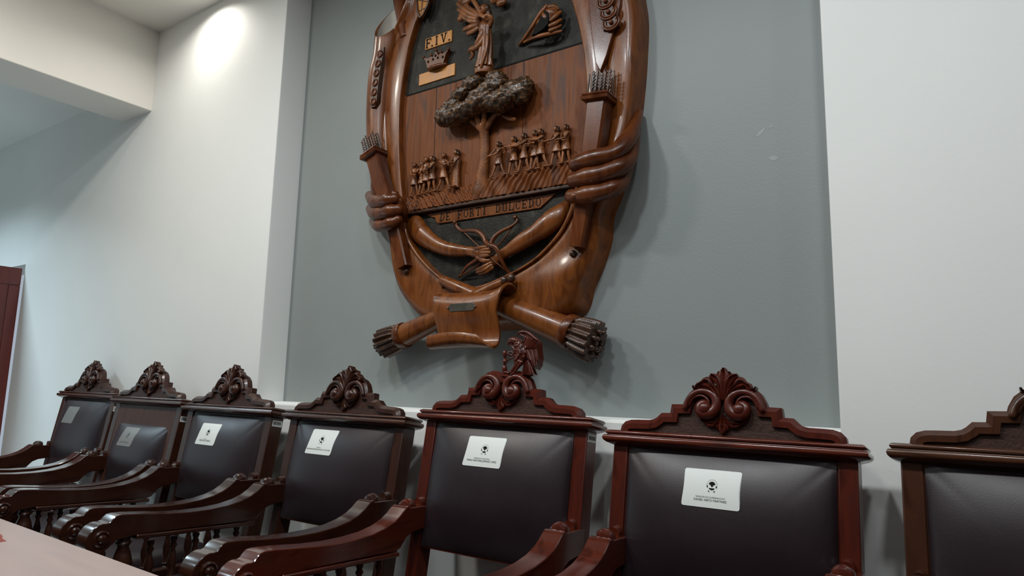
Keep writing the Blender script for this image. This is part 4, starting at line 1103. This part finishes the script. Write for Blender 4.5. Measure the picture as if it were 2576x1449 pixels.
R_arm = [[(0.3587, 0.5811, 0.056, 0.016), (0.3443, 0.5531, 0.066, 0.034), (0.3186, 0.5241, 0.074, 0.044), (0.2799, 0.4974, 0.078, 0.042), (0.2407, 0.4735, 0.082, 0.036), (0.1995, 0.456, 0.084, 0.034), (0.1564, 0.4356, 0.084, 0.03), (0.1149, 0.4183, 0.082, 0.023), (0.0815, 0.4025, 0.082, 0.022), (0.0492, 0.3861, 0.084, 0.024), (0.0241, 0.3753, 0.086, 0.022)], [(0.0497, 0.3739, 0.1, 0.008), (0.0166, 0.3603, 0.104, 0.008), (-0.0203, 0.3535, 0.096, 0.006)], [(0.0538, 0.3641, 0.1, 0.008), (0.0228, 0.3487, 0.104, 0.008), (-0.018, 0.3437, 0.096, 0.006)], [(0.0565, 0.3548, 0.098, 0.008), (0.0278, 0.3411, 0.1, 0.007), (-0.0075, 0.3369, 0.094, 0.006)], [(0.0416, 0.3857, 0.1, 0.008), (0.0206, 0.3846, 0.108, 0.008), (-0.005, 0.3914, 0.1, 0.006)]]
a1 = MB(); [ap_(s, a1) for s in L_arm]
obj('carved_arm', a1, M_ew, EM, ang=180)
a2 = MB(); [ap_(s, a2) for s in R_arm]
obj('carved_arm', a2, M_ew, EM, ang=180)
for bow, string in (([(-0.1639, 0.5702, 0.062, 0.01), (-0.1512, 0.5476, 0.066, 0.006), (-0.1185, 0.5274, 0.072, 0.007), (-0.0771, 0.5226, 0.08, 0.008), (-0.0319, 0.5129, 0.086, 0.009), (-0.0004, 0.4907, 0.09, 0.01), (0.0192, 0.4605, 0.094, 0.01), (0.0552, 0.4414, 0.116, 0.01), (0.0835, 0.4303, 0.118, 0.01), (0.0988, 0.4018, 0.112, 0.009), (0.1063, 0.3722, 0.1, 0.008), (0.1156, 0.3436, 0.08, 0.007), (0.1297, 0.3254, 0.07, 0.006)], [(-0.1603, 0.5622, 0.066, 0.003), (-0.0307, 0.4593, 0.085, 0.003), (0.0646, 0.3836, 0.1, 0.003), (0.1297, 0.3254, 0.07, 0.003)]),
                    ([(0.1387, 0.5525, 0.062, 0.01), (0.1456, 0.5349, 0.066, 0.006), (0.1235, 0.5167, 0.074, 0.007), (0.0903, 0.5034, 0.08, 0.008), (0.0627, 0.4862, 0.086, 0.009), (0.0471, 0.4647, 0.09, 0.01), (0.0392, 0.4424, 0.094, 0.01), (0.0122, 0.4125, 0.098, 0.008), (-0.0323, 0.3923, 0.09, 0.009), (-0.0754, 0.3783, 0.08, 0.008), (-0.1068, 0.3596, 0.07, 0.006), (-0.1368, 0.3369, 0.062, 0.004)], [(0.14, 0.5324, 0.066, 0.003), (0.0748, 0.451, 0.08, 0.003), (-0.0274, 0.3734, 0.085, 0.003), (-0.1312, 0.3395, 0.064, 0.003)])):
    bm_ = MB(); tpath(bm_, bow, 40, .8, 8)
    bm_.ball(P(bow[0][0], bow[0][1], .068), .010, .008, .010)
    bo = obj('hunting_bow', bm_, M_ew_red, EM, ang=180)
    sm_ = MB(); tpath(sm_, string, 20, 1, 6)
    obj('bow_string', sm_, M_ew_red, bo, ang=180)

# crossed round quivers at the foot
def round_quiver(pts, bundle, band_r):
    mb = MB(); tpath(mb, pts, 40, .95, 22)
    o = obj('round_quiver', mb, M_ew, EM, ang=60)
    (x0, z0, t0, r0), (x1, z1, t1, r1) = bundle
    bb = MB(); d_ = np.array([x1 - x0, z1 - z0, t1 - t0]); L_ = np.linalg.norm(d_); d_ /= L_
    q = lambda h: P(x0 + d_[0] * h, z0 + d_[1] * h, t0 + d_[2] * h)
    bb.tube([q(-.035), q(-.030), q(-.008), q(-.002)], [band_r * .97, band_r, band_r * 1.01, band_r * .95], 26, rnd=False)
    obj('quiver_band', bb, M_ew_red, o, ang=50)
    fm = MB(); n = 26
    hs = [(-.004, .86), (.0, .93), (.01, .97)] + [(.02 + .07 * i / n * (L_ / .09), 1.0 + .03 * math.sin(i / n * 3) + (.02 if i % 3 == 0 else 0)) for i in range(n)] + [(L_ * .97, .90), (L_, .70)]
    fm.tube([q(h) for h, _ in hs], [r0 + (r1 - r0) * max(0, h) / L_ if False else (r0 + (r1 - r0) * max(0, min(1, h / L_))) * k for h, k in hs], 96, rnd=False, lobes=15, lamp=.10)
    rs2 = np.random.RandomState(8)
    for k in range(16):
        a = 2 * math.pi * k / 16; rr_ = r1 * (.62 if k % 2 else .32)
        u1_ = np.cross(d_, [0, 0, 1]); u1_ /= np.linalg.norm(u1_); u2_ = np.cross(d_, u1_)
        c = np.array([x1, z1, t1]) + u1_ * rr_ * math.cos(a) + u2_ * rr_ * math.sin(a)
        e = c + d_ * rs2.uniform(.004, .014)
        fm.tube([P(*(c - d_ * .02)), P(*e)], .009, 8)
    obj('feathered_arrows', fm, M_ew_dark, o, ang=60)
    return o
q1 = round_quiver([(0.1377, 0.2995, 0.105, 0.016), (0.07, 0.2776, 0.108, 0.018), (-0.0423, 0.2326, 0.11, 0.026), (-0.1733, 0.1799, 0.095, 0.036), (-0.3078, 0.1367, 0.085, 0.044), (-0.3982, 0.1077, 0.082, 0.049), (-0.4361, 0.0969, 0.08, 0.05)],
                  [(-0.4316, 0.0985, 0.08, 0.053), (-0.5349, 0.07, 0.078, 0.06)], .056)
q2 = round_quiver([(-0.1971, 0.3246, 0.085, 0.022), (-0.1207, 0.2926, 0.09, 0.026), (-0.019, 0.2495, 0.09, 0.032), (0.0968, 0.2075, 0.09, 0.04), (0.2211, 0.1617, 0.085, 0.049), (0.3383, 0.1155, 0.08, 0.054), (0.404, 0.0908, 0.08, 0.057)],
                  [(0.4164, 0.0887, 0.085, 0.062), (0.501, 0.0577, 0.085, 0.07)], .066)
be = MB()
for x, z in [(0.1302, 0.2978), (0.1627, 0.3046)]:
    be.ball(P(x, z, .118), .015, .016, .017)
obj('bead_ends', be, M_ew_dark, q1, ang=180)
obj('quiver_collar', MB().tube([P(*p_, .088) for p_ in [(-0.1829, 0.3361), (-0.1862, 0.3166), (-0.1959, 0.3008)]], .009, 10), M_ew_red, q2, ang=180)

# hanging parchment scroll
prof = cr([(.055, .150), (.060, .205), (.085, .245), (.125, .262), (.165, .252), (.186, .222), (.190, .175), (.182, .130), (.180, .095), (.188, .062), (.205, .044), (.228, .038), (.246, .048), (.252, .066), (.248, .082)], 60)
def scf(i, j):
    k = i * 59; a = min(58, int(k)); f = k - a
    t, z = prof[a] * (1 - f) + prof[a + 1] * f
    w0 = np.interp(z, [.03, .09, .16, .24, .27], [-.128, -.128, -.148, -.166, -.166])
    w1 = np.interp(z, [.03, .09, .16, .22, .27], [.166, .160, .146, .160, .170])
    lowcurl = max(0, (i - .80) / .20)
    w1 = w1 + (.105 - w1) * lowcurl ** 1.2 * (1 if i > .8 else 0)
    x = w0 + (w1 - w0) * j
    sag = -.014 * math.sin(math.pi * j) if .12 < i < .5 else 0
    sag *= math.sin(math.pi * min(1, max(0, (i - .12) / .38)))
    arch = .018 * math.sin(math.pi * j) * max(0, min(1, (i - .70) / .12))
    flare = .020 * max(0, (j - .75) / .25) ** 2 * math.sin(math.pi * min(1, i / .55))
    return P(x, z + sag + arch * .6 + flare, t + .004 * math.sin(math.pi * j))
sc_mb = MB().grid(scf, 90, 40)
scr = obj('parchment_scroll', sc_mb, M_ew_gold, EM, ang=180)
scr.data.materials[0] = M_ew
sm = scr.modifiers.new('thick', 'SOLIDIFY'); sm.thickness = .011; sm.offset = 0
bv = scr.modifiers.new('bevel', 'BEVEL'); bv.width = .003; bv.segments = 2; bv.limit_method = 'ANGLE'; bv.angle_limit = R(50)
pc = [(-0.0695, 0.1977), (0.0525, 0.2067), (0.0533, 0.1858), (-0.0686, 0.1792), (-0.0073, 0.1932)]
pcx, pcz = pc[4]; w_, h_ = .060, .0155
plq = MB().prism([(pcx - w_, pcz - h_ + .006), (pcx - w_ + .008, pcz - h_), (pcx + w_ - .008, pcz - h_), (pcx + w_, pcz - h_ + .006), (pcx + w_, pcz + h_ - .006), (pcx + w_ - .008, pcz + h_), (pcx - w_ + .008, pcz + h_), (pcx - w_, pcz + h_ - .006)], .185, .2015, P)
po = obj('metal_plaque', plq, M_metal, scr, bevel=.001); po['label'] = 'small tarnished metal plaque'
sw = MB()
for s in (-1, 1): sw.ball(P(pcx + s * (w_ + .005), pcz, .2005), .0045, .005, .0045)
obj('plaque_screws', sw, M_metal, po, ang=180)

# ------------------------------------------------------------------ light
def area(name, loc, size, energy, col=(1, 1, 1), rot=(0, 0, 0), shape='DISK', size_y=None, spread=180):
    l = bpy.data.lights.new(name, 'AREA'); l.shape = shape; l.size = size
    if size_y: l.size_y = size_y
    l.energy = energy; l.color = col; l.spread = R(spread)
    o = bpy.data.objects.new(name, l); COL.objects.link(o); o.location = loc; o.rotation_euler = rot
    return o
WARM = (1, .955, .86); NEUT = (.94, .985, 1.0); COOL = (.67, .885, 1.0)
for i, (x, y, e) in enumerate([(-3.45, 1.81, 2.5), (-3.05, .42, 19), (-1.95, .36, 16), (-.95, .36, 16), (.2, .40, 12), (1.5, .40, 5), (-2.2, -1.1, 5), (-.5, -1.1, 4.5), (1.0, -1.3, 2)]):
    area('downlight', (x, y, ZC - .012), .16 if i == 0 else .24, e, WARM if i < 2 else NEUT, spread=150 if i == 0 else 180)
for y, e in ((.35, 44), (-1.7, 32)):
    area('panel_light', (-6.2, y, H + 1.860), .55, e, COOL, shape='SQUARE', spread=140)

w = bpy.data.worlds.new('world'); SC.world = w; w.use_nodes = True
w.node_tree.nodes['Background'].inputs[0].default_value = (.75, .85, 1, 1)
w.node_tree.nodes['Background'].inputs[1].default_value = .3

# ------------------------------------------------------------------ camera
cam = bpy.data.cameras.new('camera'); co = bpy.data.objects.new('camera', cam); COL.objects.link(co)
cam.sensor_fit = 'HORIZONTAL'; cam.sensor_width = 36; cam.lens = 36 * 1670.9 / 2576
cam.clip_start = .02; cam.clip_end = 60
yaw, pitch, rol = .59694, .14761, .022735
f_ = Vector((-math.sin(yaw) * math.cos(pitch), math.cos(yaw) * math.cos(pitch), math.sin(pitch)))
r_ = Vector((math.cos(yaw), math.sin(yaw), 0)); u_ = r_.cross(f_)
r2 = r_ * math.cos(rol) + u_ * math.sin(rol); u2 = -r_ * math.sin(rol) + u_ * math.cos(rol)
Mx = Matrix((r2, u2, -f_)).transposed().to_4x4(); Mx.translation = Vector((0, 0, H))
co.matrix_world = Mx
SC.camera = co
SC.view_settings.view_transform = 'Standard'; SC.view_settings.look = 'None'
SC.view_settings.gamma = 1; SC.view_settings.use_curve_mapping = False
SC.view_settings.exposure = 0.70
